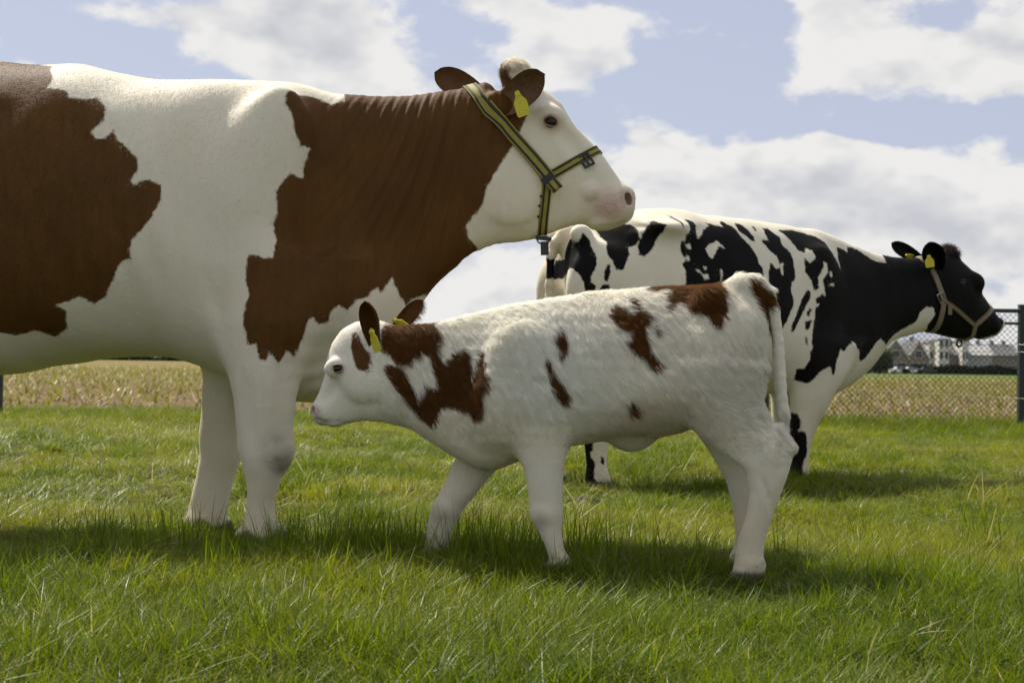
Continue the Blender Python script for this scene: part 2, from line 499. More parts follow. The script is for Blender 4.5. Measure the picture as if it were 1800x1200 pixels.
# trampled, straw-coloured spot behind the calf's front feet
x = rg.normal(.06, .20, 70); y = rg.normal(5.25, .30, 70)
put_grass(x, y, np.tile([1.0, 1.0, .6], (len(x), 1)) * rg.uniform(.7, 1.2, (len(x), 1)), rg.integers(12, 15, len(x)), np.zeros(len(x)), rg, .3)
# tall stalks by the red cow's and calf's feet
gx = []; gy = []
for (cx, cy, n, s) in [(-0.46, 4.15, 44, .15), (-0.22, 4.1, 36, .15), (0.0, 4.0, 26, .13), (-1.3, 4.0, 14, .35), (-.75, 3.9, 14, .2), (.35, 3.95, 14, .2), (1.6, 3.6, 10, .5), (1.3, 4.6, 8, .3)]:
    gx += list(rg.normal(cx, s, n)); gy += list(rg.normal(cy, s * .7, n))
gx = np.array(gx); gy = np.array(gy)
put_grass(gx, gy, np.tile([1, 1, .80], (len(gx), 1)) * rg.uniform(.65, 1.1, (len(gx), 1)), rg.integers(15, 17, len(gx)), np.zeros(len(gx)), rg, .12)
# ranker, darker clumps dotted over the meadow
cx, cy = wedge_points(130, 2.2, 10.0, .6, rg)
for q in range(len(cx)):
    if math.hypot(cx[q] - .62, cy[q] - 3.5) < .35: continue
    n = int(rg.integers(8, 22)); s = rg.uniform(.05, .13)
    x = rg.normal(cx[q], s, n); y = rg.normal(cy[q], s, n)
    put_grass(x, y, np.tile([.9, .9, .9], (n, 1)) * rg.uniform(.55, 1.1, (n, 1)), rg.integers(8, 12, n), np.zeros(n), rg, .2)
# blades standing round the hooves
for (fx, fy, n) in ((-.79, 4.46, 26), (-1.02, 4.77, 24), (-.22, 4.06, 18), (.14, 3.84, 34), (.63, 3.93, 9), (1.40, 7.05, 16), (1.32, 7.25, 10), (.42, 6.75, 16), (.18, 7.05, 10)):
    a = rg.random(n) * 6.283; r = rg.uniform(.05, .13, n); x = fx + r * np.cos(a); y = fy - .02 + r * np.sin(a)
    put_grass(x, y, np.tile([.8, .8, .75], (n, 1)) * rg.uniform(.6, 1.15, (n, 1)), rg.integers(8, 12, n), np.clip(rg.normal(.2, .15, n), 0, 1), rg, .2)
grass = scatter('grass', np.concatenate(pts), np.concatenate(rots), np.concatenate(scls), np.concatenate(picks), np.concatenate(tints), protos, m_grass)
tag(grass, 'green meadow grass with long blades in front of the cows', 'grass', kind='stuff')

# --- young maize plants
m_maize = grass_mat('maize_leaves', C4(0.13, 0.15, 0.020), C4(0.21, 0.205, 0.04), C4(0.34, 0.28, 0.17), .4)
protos2 = []
for i in range(5):
    V, F, A = [], [], []
    for k in range(5):
        blade(V, F, A, (rnd.uniform(-.01, .01), rnd.uniform(-.01, .01)), k * 2.4 + rnd.random(), rnd.uniform(.13, .24), .026, rnd.uniform(.3, .9), rnd.uniform(.15, .5), rnd.random() * .6 if rnd.random() < .85 else .9, 4)
    me = bpy.data.meshes.new('maize'); me.from_pydata(V, [], F); A = np.array(A, np.float32)
    at = me.attributes.new('bv', 'FLOAT', 'POINT'); at.data.foreach_set('value', A[:, 0])
    at = me.attributes.new('bt', 'FLOAT', 'POINT'); at.data.foreach_set('value', A[:, 1]); me.materials.append(m_maize)
    protos2.append(bpy.data.objects.new('maize_plant_%d' % i, me))
yy = np.arange(15.2, 75, 0.75)
px_, py_ = [], []
for q in yy:
    half = q * 0.42 + 2.5
    xx = np.arange(-half, half, 0.17 if q < 40 else .26)
    xx = xx + rg.normal(0, .045, len(xx)); ok = rg.random(len(xx)) < .55
    px_.append(xx[ok]); py_.append(q + rg.normal(0, .05, ok.sum()) + xx[ok] * .04)
x = np.concatenate(px_); y = np.concatenate(py_)
s = rg.uniform(.6, 1.25, len(x)) * np.clip(y / 40, 1, 1.5)
mz = scatter('maize_crop', np.stack([x, y, np.zeros(len(x))], 1), np.stack([rg.normal(0, .15, len(x)), rg.normal(0, .15, len(x)), rg.random(len(x)) * 6.28], 1),
             np.stack([s, s, s], 1), rg.integers(0, 5, len(x)), rg.random(len(x)) * .3, protos2, m_maize)
tag(mz, 'rows of young yellow-green maize plants in the brown field', 'crop', kind='stuff')
# clods of soil on the field's near part
V, F = [], []
for k in range(4200):
    q = 14.7 + rg.random() ** 1.6 * 22; xq = rg.uniform(-1, 1) * (q * .42 + 2); r = rg.uniform(.012, .045)
    b = len(V); j = rg.uniform(.6, 1.3, 6) * r; zb = .01
    V += [(xq + j[0], q, zb), (xq, q + j[1], zb), (xq - j[2], q, zb), (xq, q - j[3], zb), (xq + j[4] * .2, q, zb + j[4] * .9)]
    F += [(b, b + 1, b + 4), (b + 1, b + 2, b + 4), (b + 2, b + 3, b + 4), (b + 3, b, b + 4)]
me = bpy.data.meshes.new('soil_clods'); me.from_pydata(V, [], F)
o = obj('soil_clods', me, simple_mat('clod', (0.22, 0.16, 0.10), .95, .4, 8)); tag(o, 'brown clods of dry soil lying on the maize field', 'soil', kind='stuff')
# ================================================================== implicit modelling of the animals
class Frame:
    """s runs along the animal (to the right in the picture), t away from the viewer, z up"""
    def __init__(self, ox, oy, psi):
        self.o = np.array([ox, oy]); self.psi = psi
        self.e = np.array([math.cos(psi), math.sin(psi)]); self.n = np.array([-math.sin(psi), math.cos(psi)])
    def sz(self, px, py, t=0.0):
        d = ray(px, py)
        k = (t + self.n @ (self.o - CC[:2])) / (self.n @ d[:2])
        P = CC + d * k
        return float(self.e @ (P[:2] - self.o)), float(P[2])
    def line(self, pts, t=0.0):
        return np.array([self.sz(p[0], p[1], t) for p in pts])
    def rayl(self, px, py):
        d = ray(px, py)
        c = np.array([self.e @ (CC[:2] - self.o), self.n @ (CC[:2] - self.o), CC[2]])
        v = np.array([self.e @ d[:2], self.n @ d[:2], d[2]])
        return c, v / np.linalg.norm(v)
    def world(self, s, t):
        return self.o + self.e * s + self.n * t

def smin(a, b, k):
    h = np.clip(0.5 + 0.5 * (b - a) / k, 0, 1)
    return b * (1 - h) + a * h - k * h * (1 - h)
def smax(a, b, k): return -smin(-a, -b, k)

def smooth_interp(u, ku, kv, sig):
    ku = np.asarray(ku); kv = np.asarray(kv)
    o_ = np.argsort(ku); ku = ku[o_]; kv = kv[o_]
    lo, hi = ku[0] - 4 * sig - .2, ku[-1] + 4 * sig + .2
    g = np.arange(lo, hi, sig / 3)
    def ext(x):
        y = np.interp(x, ku, kv)
        sl0 = (kv[1] - kv[0]) / max(ku[1] - ku[0], 1e-6); sl1 = (kv[-1] - kv[-2]) / max(ku[-1] - ku[-2], 1e-6)
        y = np.where(x < ku[0], kv[0] + np.clip(sl0, -1, 1) * (x - ku[0]), y)
        return np.where(x > ku[-1], kv[-1] + np.clip(sl1, -1, 1) * (x - ku[-1]), y)
    y = ext(g)
    ker = np.exp(-0.5 * (np.arange(-9, 10) / 3.0) ** 2); ker /= ker.sum()
    y = np.convolve(np.pad(y, 9, mode='edge'), ker, mode='valid')
    return np.interp(u, g, y)

class Body:
    def __init__(self, S, T, Zc):
        self.S, self.T, self.Z = [np.asarray(a, np.float32) for a in (S, T, Zc)]
        self.F = np.full((len(S), len(T), len(Zc)), 0.5, np.float32)
    def box(self, lo, hi):
        def sl(a, l, h): return slice(max(0, np.searchsorted(a, l) - 1), min(len(a), np.searchsorted(a, h) + 1))
        I = (sl(self.S, lo[0], hi[0]), sl(self.T, lo[1], hi[1]), sl(self.Z, lo[2], hi[2]))
        return I, self.S[I[0]][:, None, None], self.T[I[1]][None, :, None], self.Z[I[2]][None, None, :]
    def put(self, I, f, k, mode='+'):
        a = self.F[I]
        if mode == '+': self.F[I] = smin(a, f, k)
        else: self.F[I] = smax(a, -f, k)
    def loft(self, ang, A, B, W, k=0.03, p=2.2, tilt=0.0, tc=0.0, sig=0.018, ends=(0, 0), cap=0.03, mode='+', slope=0.0):
        """A, B: edge polylines in (s,z) on the two sides of an axis of direction ang; W: list (s,z,half width)"""
        ca, sa = math.cos(ang), math.sin(ang)
        uu = lambda q: q[:, 0] * ca + q[:, 1] * sa
        nn = lambda q: -q[:, 0] * sa + q[:, 1] * ca
        A = np.asarray(A); B = np.asarray(B); W = np.asarray(W)
        u0 = max(uu(A).min(), uu(B).min()) + ends[0]; u1 = min(uu(A).max(), uu(B).max()) + ends[1]
        allp = np.concatenate([A, B]); m = k + .05
        wm = W[:, 2].max()
        tcs = tc if np.ndim(tc) else [tc]
        I, s, t, z = self.box((allp[:, 0].min() - m, min(tcs) - wm * 1.4 - m, allp[:, 1].min() - m), (allp[:, 0].max() + m, max(tcs) + wm * 1.4 + m, allp[:, 1].max() + m))
        u = (s * ca + z * sa)[:, 0, :]; n = (-s * sa + z * ca)[:, 0, :]
        a = smooth_interp(u, uu(A), nn(A), sig); b = smooth_interp(u, uu(B), nn(B), sig)
        c = (a + b) / 2; h = np.maximum(np.abs(a - b) / 2, .004)
        wd = np.maximum(smooth_interp(u, uu(W), W[:, 2], sig * 1.5), .004)
        v = (n - c) / h
        if np.ndim(tc):     # lateral centre running along the axis
            lo_, hi_ = uu(A).min(), uu(A).max()
            tcen = np.interp(u, np.linspace(lo_, hi_, len(tc)), tc)
        else: tcen = np.full_like(u, tc)
        wsh = wd * np.clip(1 + tilt * np.clip(v, -1.1, 1.1), .25, 2)
        q = (t - tcen[:, None, :]) / wsh[:, None, :]
        r = (np.abs(q) ** p + (np.abs(v) ** p)[:, None, :]) ** (1 / p)
        f = (r - 1) * np.minimum(wd, h)[:, None, :]
        e = np.maximum(u0 - u, u - u1)[:, None, :]
        f = smax(f, e, cap)
        self.put(I, f.astype(np.float32), k, mode)
    def cone(self, a, b, ra, rb, k=0.02, sy=1.0, mode='+'):
        a = np.asarray(a, float); b = np.asarray(b, float)
        m = max(ra, rb) * max(1, sy) + k + .02
        I, s, t, z = self.box(np.minimum(a, b) - m, np.maximum(a, b) + m)
        d = b - a
        D2 = d[0] ** 2 + (d[1] / sy) ** 2 + d[2] ** 2
        h = np.clip(((s - a[0]) * d[0] + (t - a[1]) * d[1] / sy ** 2 + (z - a[2]) * d[2]) / D2, 0, 1)
        f = np.sqrt((s - a[0] - d[0] * h) ** 2 + ((t - a[1] - d[1] * h) / sy) ** 2 + (z - a[2] - d[2] * h) ** 2) - (ra + (rb - ra) * h)
        self.put(I, f.astype(np.float32), k, mode)
    def chain(self, pts, k=0.02, sy=1.0):
        for (a, b) in zip(pts[:-1], pts[1:]):
            self.cone(a[:3], b[:3], a[3], b[3], k, sy)
    def ell(self, c, r, ang=0.0, k=0.02, mode='+', yaw=0.0):
        mr = max(r) + k + .02
        I, s, t, z = self.box(np.asarray(c) - mr, np.asarray(c) + mr)
        ds, dt, dz = s - c[0], t - c[1], z - c[2]
        if yaw:
            ds, dt = ds * math.cos(yaw) + dt * math.sin(yaw), -ds * math.sin(yaw) + dt * math.cos(yaw)
        ca, sa = math.cos(ang), math.sin(ang)
        x = ds * ca + dz * sa; y = dt; zz = -ds * sa + dz * ca
        k0 = np.sqrt((x / r[0]) ** 2 + (y / r[1]) ** 2 + (zz / r[2]) ** 2)
        k1 = np.sqrt((x / r[0] ** 2) ** 2 + (y / r[1] ** 2) ** 2 + (zz / r[2] ** 2) ** 2)
        f = k0 * (k0 - 1) / np.maximum(k1, 1e-6)
        self.put(I, f.astype(np.float32), k, mode)
    # --- sampling
    def sample(self, P):
        P = np.asarray(P, np.float32)
        idx = []; fr = []
        for ax, a in enumerate((self.S, self.T, self.Z)):
            i = np.clip(np.searchsorted(a, P[..., ax]) - 1, 0, len(a) - 2)
            idx.append(i); fr.append(np.clip((P[..., ax] - a[i]) / (a[i + 1] - a[i]), 0, 1))
        r = 0
        for dx in (0, 1):
            for dy in (0, 1):
                for dz in (0, 1):
                    wgt = (fr[0] if dx else 1 - fr[0]) * (fr[1] if dy else 1 - fr[1]) * (fr[2] if dz else 1 - fr[2])
                    r = r + wgt * self.F[idx[0] + dx, idx[1] + dy, idx[2] + dz]
        return r
    def cast(self, o, d, tmin=0.0, tmax=3.0, step=0.004, inside_out=False):
        """first surface crossing along a ray"""
        k = np.arange(tmin, tmax, step)
        f = self.sample(o + d * k[:, None])
        if inside_out: f = -f
        w_ = np.where((f[:-1] > 0) & (f[1:] <= 0))[0]
        if len(w_) == 0: return None
        i = w_[0]; q = f[i] / (f[i] - f[i + 1])
        return o + d * (k[i] + q * step)
    def normal(self, P):
        e = 0.006
        g = np.stack([self.sample(P + np.array(v) * e) - self.sample(P - np.array(v) * e) for v in ((1, 0, 0), (0, 1, 0), (0, 0, 1))], -1)
        return g / np.maximum(np.linalg.norm(g, axis=-1, keepdims=True), 1e-6)
    # --- polygonise (surface nets)
    def mesh(self, smooth=2, lam=0.5):
        F = self.F
        neg = F < 0
        nx, ny, nz = F.shape
        cnt = np.zeros((nx - 1, ny - 1, nz - 1), np.int8)
        for dx in (0, 1):
            for dy in (0, 1):
                for dz in (0, 1):
                    cnt += neg[dx:nx - 1 + dx, dy:ny - 1 + dy, dz:nz - 1 + dz]
        act = np.argwhere((cnt > 0) & (cnt < 8))
        idm = np.full(cnt.shape, -1, np.int32); idm[tuple(act.T)] = np.arange(len(act))
        acc = np.zeros((len(act), 3)); num = np.zeros(len(act))
        corners = [(a, b, c) for a in (0, 1) for b in (0, 1) for c in (0, 1)]
        for c0 in corners:
            for ax in range(3):
                if c0[ax]: continue
                c1 = list(c0); c1[ax] = 1
                i0 = act + np.array(c0); i1 = act + np.array(c1)
                f0 = F[tuple(i0.T)]; f1 = F[tuple(i1.T)]
                m = (f0 < 0) != (f1 < 0)
                tt = np.where(m, f0 / np.where(m, f0 - f1, 1), 0)
                p0 = np.stack([self.S[i0[:, 0]], self.T[i0[:, 1]], self.Z[i0[:, 2]]], 1)
                p1 = np.stack([self.S[i1[:, 0]], self.T[i1[:, 1]], self.Z[i1[:, 2]]], 1)
                acc[m] += (p0 + (p1 - p0) * tt[:, None])[m]; num[m] += 1
        V = acc / num[:, None]
        quads = []
        for ax in range(3):
            sl0 = [slice(None)] * 3; sl1 = [slice(None)] * 3
            sl0[ax] = slice(0, -1); sl1[ax] = slice(1, None)
            a = neg[tuple(sl0)]; b = neg[tuple(sl1)]
            e = np.argwhere(a != b)
            o1, o2 = [(1, 2), (2, 0), (0, 1)][ax]
            ok = (e[:, o1] > 0) & (e[:, o2] > 0) & (e[:, o1] < F.shape[o1] - 1) & (e[:, o2] < F.shape[o2] - 1)
            e = e[ok]
            flip = ~a[tuple(e.T)]
            def cell(d1, d2):
                q = e.copy(); q[:, o1] -= d1; q[:, o2] -= d2
                return idm[tuple(q.T)]
            Q = np.stack([cell(1, 1), cell(0, 1), cell(0, 0), cell(1, 0)], 1)
            Q[flip] = Q[flip][:, ::-1]
            quads.append(Q)
        Q = np.concatenate(quads)
        # Laplacian smoothing with Taubin pass
        E = np.concatenate([Q[:, [0, 1]], Q[:, [1, 2]], Q[:, [2, 3]], Q[:, [3, 0]]])
        E = np.concatenate([E, E[:, ::-1]])
        deg = np.bincount(E[:, 0], minlength=len(V))[:, None]
        def lap(V):
            s = np.stack([np.bincount(E[:, 0], weights=V[E[:, 1], k], minlength=len(V)) for k in range(3)], 1)
            return s / np.maximum(deg, 1) - V
        for _ in range(smooth):
            V = V + lam * lap(V); V = V - lam * 0.92 * lap(V)
        V = V + 0.3 * lap(V)
        return V, Q

# ------------------------------------------------------------------ coat patches: signed distance to outlines in the side plane
def poly_sd(P, poly):
    """signed distance of points P (n,2) to polygon, positive inside"""
    d = np.full(len(P), 1e9); inside = np.zeros(len(P), bool)
    m = len(poly)
    for i in range(m):
        a = poly[i]; b = poly[(i + 1) % m]
        e = b - a; w_ = P - a
        h = np.clip((w_ @ e) / max(e @ e, 1e-12), 0, 1)
        d = np.minimum(d, np.hypot(w_[:, 0] - e[0] * h, w_[:, 1] - e[1] * h))
        c = (a[1] > P[:, 1]) != (b[1] > P[:, 1])
        with np.errstate(divide='ignore', invalid='ignore'):
            xi = (b[0] - a[0]) * (P[:, 1] - a[1]) / (b[1] - a[1]) + a[0]
        inside ^= c & (P[:, 0] < xi)
    return np.where(inside, d, -d)
def patches_sd(P, polys, holes=()):
    r = np.full(len(P), -1.0)
    for q in polys:
        q = np.asarray(q); lo = q.min(0) - .12; hi = q.max(0) + .12
        m = ((P > lo) & (P < hi)).all(1)
        if m.any(): r[m] = np.maximum(r[m], poly_sd(P[m], q))
    for q in holes:
        q = np.asarray(q); lo = q.min(0) - .12; hi = q.max(0) + .12
        m = ((P > lo) & (P < hi)).all(1)
        if m.any(): r[m] = np.minimum(r[m], -poly_sd(P[m], q))
    return r
def blob(V, c, r):
    """1 at the centre of an ellipsoid falling smoothly to 0 at its rim"""
    q = np.sqrt((((V - np.asarray(c)) / np.asarray(r)) ** 2).sum(1))
    x = np.clip(1 - q, 0, 1)
    return x * x * (3 - 2 * x)
def noise3(P, f, seed, n=7):
    r = np.random.default_rng(seed); s = 0
    for k in range(n):
        d = r.normal(0, 1, 3); d /= np.linalg.norm(d)
        s = s + np.sin(P @ d * f * r.uniform(.6, 1.6) + r.random() * 6.28)
    return s / math.sqrt(n)

# ------------------------------------------------------------------ ears, straps, eyes, fur
def ear_np(base, tip, wdir, length_w, cup, curl=0.25, nu=16, nv=11, thick=0.007, cupdir=None):
    """leaf shaped cupped ear; returns V, Q, side flag (1 inner, 0 outer), u"""
    base = np.asarray(base, float); tip = np.asarray(tip, float); ax = tip - base; L = np.linalg.norm(ax); a = ax / L
    w_ = np.asarray(wdir, float); w_ = w_ - a * (w_ @ a); w_ /= np.linalg.norm(w_)
    c = np.cross(a, w_)
    if cupdir is not None and c @ np.asarray(cupdir) < 0: c = -c
    # c points out of the open (inner) side
    Vs = []
    for side in (0, 1):
        for i in range(nu):
            u = i / (nu - 1)
            prof = (0.40 + 1.15 * u ** 0.8) * (1 - u ** 2.6) ** 0.62 if u < 1 else 0.0
            prof = max(prof, .02)
            wid = length_w * prof
            for j in range(nv):
                v = -1 + 2 * j / (nv - 1)
                depth = cup * (v * v - 1) * min(1, 1.4 * (1 - u * .55)) * prof
                th = (0.5 if side else -0.5) * thick * (1 - .75 * abs(v) ** 3) * (1 - .6 * u)
                p = base + a * (L * u) + w_ * (wid * v * .5) + c * (depth + th + curl * L * .25 * u * u)
                Vs.append(p)
    n1 = nu * nv; F = []
    for i in range(nu - 1):
        for j in range(nv - 1):
            q = (i * nv + j, i * nv + j + 1, (i + 1) * nv + j + 1, (i + 1) * nv + j)
            F.append(q[::-1]); F.append(tuple(x + n1 for x in q))
    rim = [(i, 0) for i in range(nu)] + [(nu - 1, j) for j in range(1, nv)] + [(i, nv - 1) for i in range(nu - 2, -1, -1)]
    for (p, q) in zip(rim[:-1], rim[1:]):
        a0 = p[0] * nv + p[1]; b0 = q[0] * nv + q[1]
        F.append((a0, b0, b0 + n1, a0 + n1))
    V = np.array(Vs); Q = np.array(F)
    # orientation check by signed volume
    vol = np.einsum('ij,ij->i', V[Q[:, 0]], np.cross(V[Q[:, 1]] - V[Q[:, 0]], V[Q[:, 2]] - V[Q[:, 0]])).sum()
    if vol < 0: Q = Q[:, ::-1]
    side = np.concatenate([np.zeros(n1), np.ones(n1)]); u = np.tile(np.repeat(np.linspace(0, 1, nu), nv), 2)
    return V, Q, side, u

def strap_mesh(name, body, c, L, width, a0, a1, off=0.004, thick=0.004, n=56, nw=5, bow=0.0):
    """webbing that follows the skin: arc from angle a0 to a1 (0 along L in the side plane, -90 deg = towards viewer)"""
    c = np.asarray(c, float); L = np.asarray(L, float); L /= np.linalg.norm(L)
    N = np.array([-L[1], L[0]])
    rows = []
    for i in range(n):
        ph = a0 + (a1 - a0) * i / (n - 1)
        d = np.array([L[0] * math.cos(ph), math.sin(ph), L[1] * math.cos(ph)])
        row = []
        for j in range(nw):
            vv = (j / (nw - 1) - .5) * width + bow * math.sin((i / (n - 1)) * math.pi * 2) ** 2
            o_ = np.array([c[0] + N[0] * vv, 0.0, c[1] + N[1] * vv])
            h = body.cast(o_, d, 0.0, .6, .004, inside_out=True)
            row.append(h if h is not None else (rows[-1][j] if rows else o_ + d * .1))
        rows.append(row)
    Pm = np.array(rows)
    # taut webbing: smooth along its length
    for _ in range(4):
        Pm[1:-1] = Pm[1:-1] * .5 + (Pm[:-2] + Pm[2:]) * .25
        Pm[:, 1:-1] = Pm[:, 1:-1] * .6 + (Pm[:, :-2] + Pm[:, 2:]) * .2
    Nn = body.normal(Pm.reshape(-1, 3)).reshape(Pm.shape)
    outer = Pm + Nn * (off + thick); inner = Pm + Nn * (off * .2)
    V = np.concatenate([outer.reshape(-1, 3), inner.reshape(-1, 3)])
    n1 = n * nw; F = []
    for i in range(n - 1):
        for j in range(nw - 1):
            q = (i * nw + j, i * nw + j + 1, (i + 1) * nw + j + 1, (i + 1) * nw + j)
            F.append(q); F.append(tuple(x + n1 for x in q[::-1]))
        for j in (0, nw - 1):
            F.append((i * nw + j, (i + 1) * nw + j, (i + 1) * nw + j + n1, i * nw + j + n1))
    for i in (0, n - 1):
        for j in range(nw - 1):
            F.append((i * nw + j, i * nw + j + 1, i * nw + j + 1 + n1, i * nw + j + n1))
    acr = np.tile(np.tile(np.linspace(0, 1, nw), n), 2)
    alo = np.tile(np.repeat(np.linspace(0, 1, n), nw), 2)
    return mesh_np(name, V, np.array(F), {'across': acr, 'along': alo}), outer

def sphere_np(c, r, nu=20, nv=14, scale=(1, 1, 1)):
    V = []; F = []
    for i in range(nv + 1):
        th = math.pi * i / nv
        for j in range(nu):
            ph = 2 * math.pi * j / nu
            V.append((c[0] + r * scale[0] * math.sin(th) * math.cos(ph), c[1] + r * scale[1] * math.sin(th) * math.sin(ph), c[2] + r * scale[2] * math.cos(th)))
    for i in range(nv):
        for j in range(nu):
            F.append((i * nu + j, (i + 1) * nu + j, (i + 1) * nu + (j + 1) % nu, i * nu + (j + 1) % nu))
    return np.array(V), np.array(F)

def area_sample(V, Q, n, rng, weight=None):
    a = V[Q[:, 0]]; b = V[Q[:, 1]]; c = V[Q[:, 2]]; d = V[Q[:, 3]]
    A = .5 * np.linalg.norm(np.cross(c - a, d - b), axis=1)
    if weight is not None: A = A * weight[Q].mean(1)
    cs = np.cumsum(A); f = np.searchsorted(cs, rng.random(n) * cs[-1]); f = np.clip(f, 0, len(Q) - 1)
    u = rng.random((n, 1)); v = rng.random((n, 1))
    P = (a[f] * (1 - u) + b[f] * u) * (1 - v) + (d[f] * (1 - u) + c[f] * u) * v
    return P, f, u[:, 0], v[:, 0]
def interp_attr(a, Q, f, u, v):
    q = Q[f]
    if a.ndim == 2: u = u[:, None]; v = v[:, None]
    return (a[q[:, 0]] * (1 - u) + a[q[:, 1]] * u) * (1 - v) + (a[q[:, 3]] * (1 - u) + a[q[:, 2]] * u) * v
def vertex_normals(V, Q):
    fn = np.cross(V[Q[:, 2]] - V[Q[:, 0]], V[Q[:, 3]] - V[Q[:, 1]])
    N = np.zeros_like(V)
    for k in range(4):
        for ax in range(3): N[:, ax] += np.bincount(Q[:, k], weights=fn[:, ax], minlength=len(V))
    return N / np.maximum(np.linalg.norm(N, axis=1, keepdims=True), 1e-9)
def make_fur(name, P, N, flow, length, color, mat, parent, rng, lift=0.35, rad=0.0004, npt=4, curl=0.25, clump=0.0):
    n = len(P)
    lift = np.full((n, 1), float(lift))
    if clump:
        # locks of hair lean together
        Pq = P * np.array([1.0, 1.0, .5]) + P[:, [2, 1, 0]] * np.array([.45, 0, 0])
        cj = noise3(Pq, 300, 91, 9)[:, None]; cl = noise3(Pq, 240, 92, 9)[:, None]
        lift = np.maximum(lift * (1 + .8 * clump * cl), .03)
        color = color * np.clip(1 + .16 * clump * cl + .10 * clump * cj, .4, 1.3)
    else: cj = 0.0
    T = flow - N * (flow * N).sum(1, keepdims=True)
    T /= np.maximum(np.linalg.norm(T, axis=1, keepdims=True), 1e-6)
    Bn = np.cross(N, T)
    jit = rng.normal(0, .22 if clump > .3 else .13, (n, 1)) + .75 * clump * cj
    d0 = T * 1.0 + N * (lift * 1.6 + rng.normal(0, .12, (n, 1))) + Bn * jit
    d1 = T * 1.0 + N * (lift * .25 + rng.normal(0, .12, (n, 1))) + Bn * (jit + rng.normal(0, curl, (n, 1)))
    d0 /= np.linalg.norm(d0, axis=1, keepdims=True); d1 /= np.linalg.norm(d1, axis=1, keepdims=True)
    pts = np.zeros((n, npt, 3), np.float32)
    p = P - N * .001
    for k in range(npt):
        pts[:, k] = p
        q = k / (npt - 1)
        p = p + (d0 * (1 - q) + d1 * q) * (length / (npt - 1))[:, None]
    cu = bpy.data.hair_curves.new(name)
    cu.add_curves([npt] * n)
    cu.attributes['position'].data.foreach_set('vector', pts.reshape(-1))
    ra = cu.attributes.get('radius') or cu.attributes.new('radius', 'FLOAT', 'POINT')
    rr = np.tile(np.linspace(1, .25, npt), n) * rad * np.repeat(rng.uniform(.7, 1.3, n), npt)
    ra.data.foreach_set('value', rr.astype(np.float32))
    ca = cu.attributes.new('col', 'FLOAT_COLOR', 'CURVE')
    ca.data.foreach_set('color', np.concatenate([color, np.ones((n, 1))], 1).astype(np.float32).reshape(-1))
    cu.materials.append(mat)
    o = bpy.data.objects.new(name, cu)
    link(o, parent)
    return o

# fur strand material
m_fur, nt, out = mat_new('fur_strands')
colr = nt.attr('col').outputs['Color']
p = nt.node('ShaderNodeBsdfPrincipled', ins={'Base Color': colr, 'Roughness': 0.55})
p.inputs['Specular IOR Level'].default_value = 0.22
p.inputs['Specular Tint'].default_value = (1.0, .74, .42, 1.0)
tr = nt.node('ShaderNodeBsdfTranslucent', ins={'Color': colr})
mx = nt.node('ShaderNodeMixShader', ins={0: 0.42, 1: p.outputs[0], 2: tr.outputs[0]})
nt.l.new(mx.outputs[0], out.inputs[0])

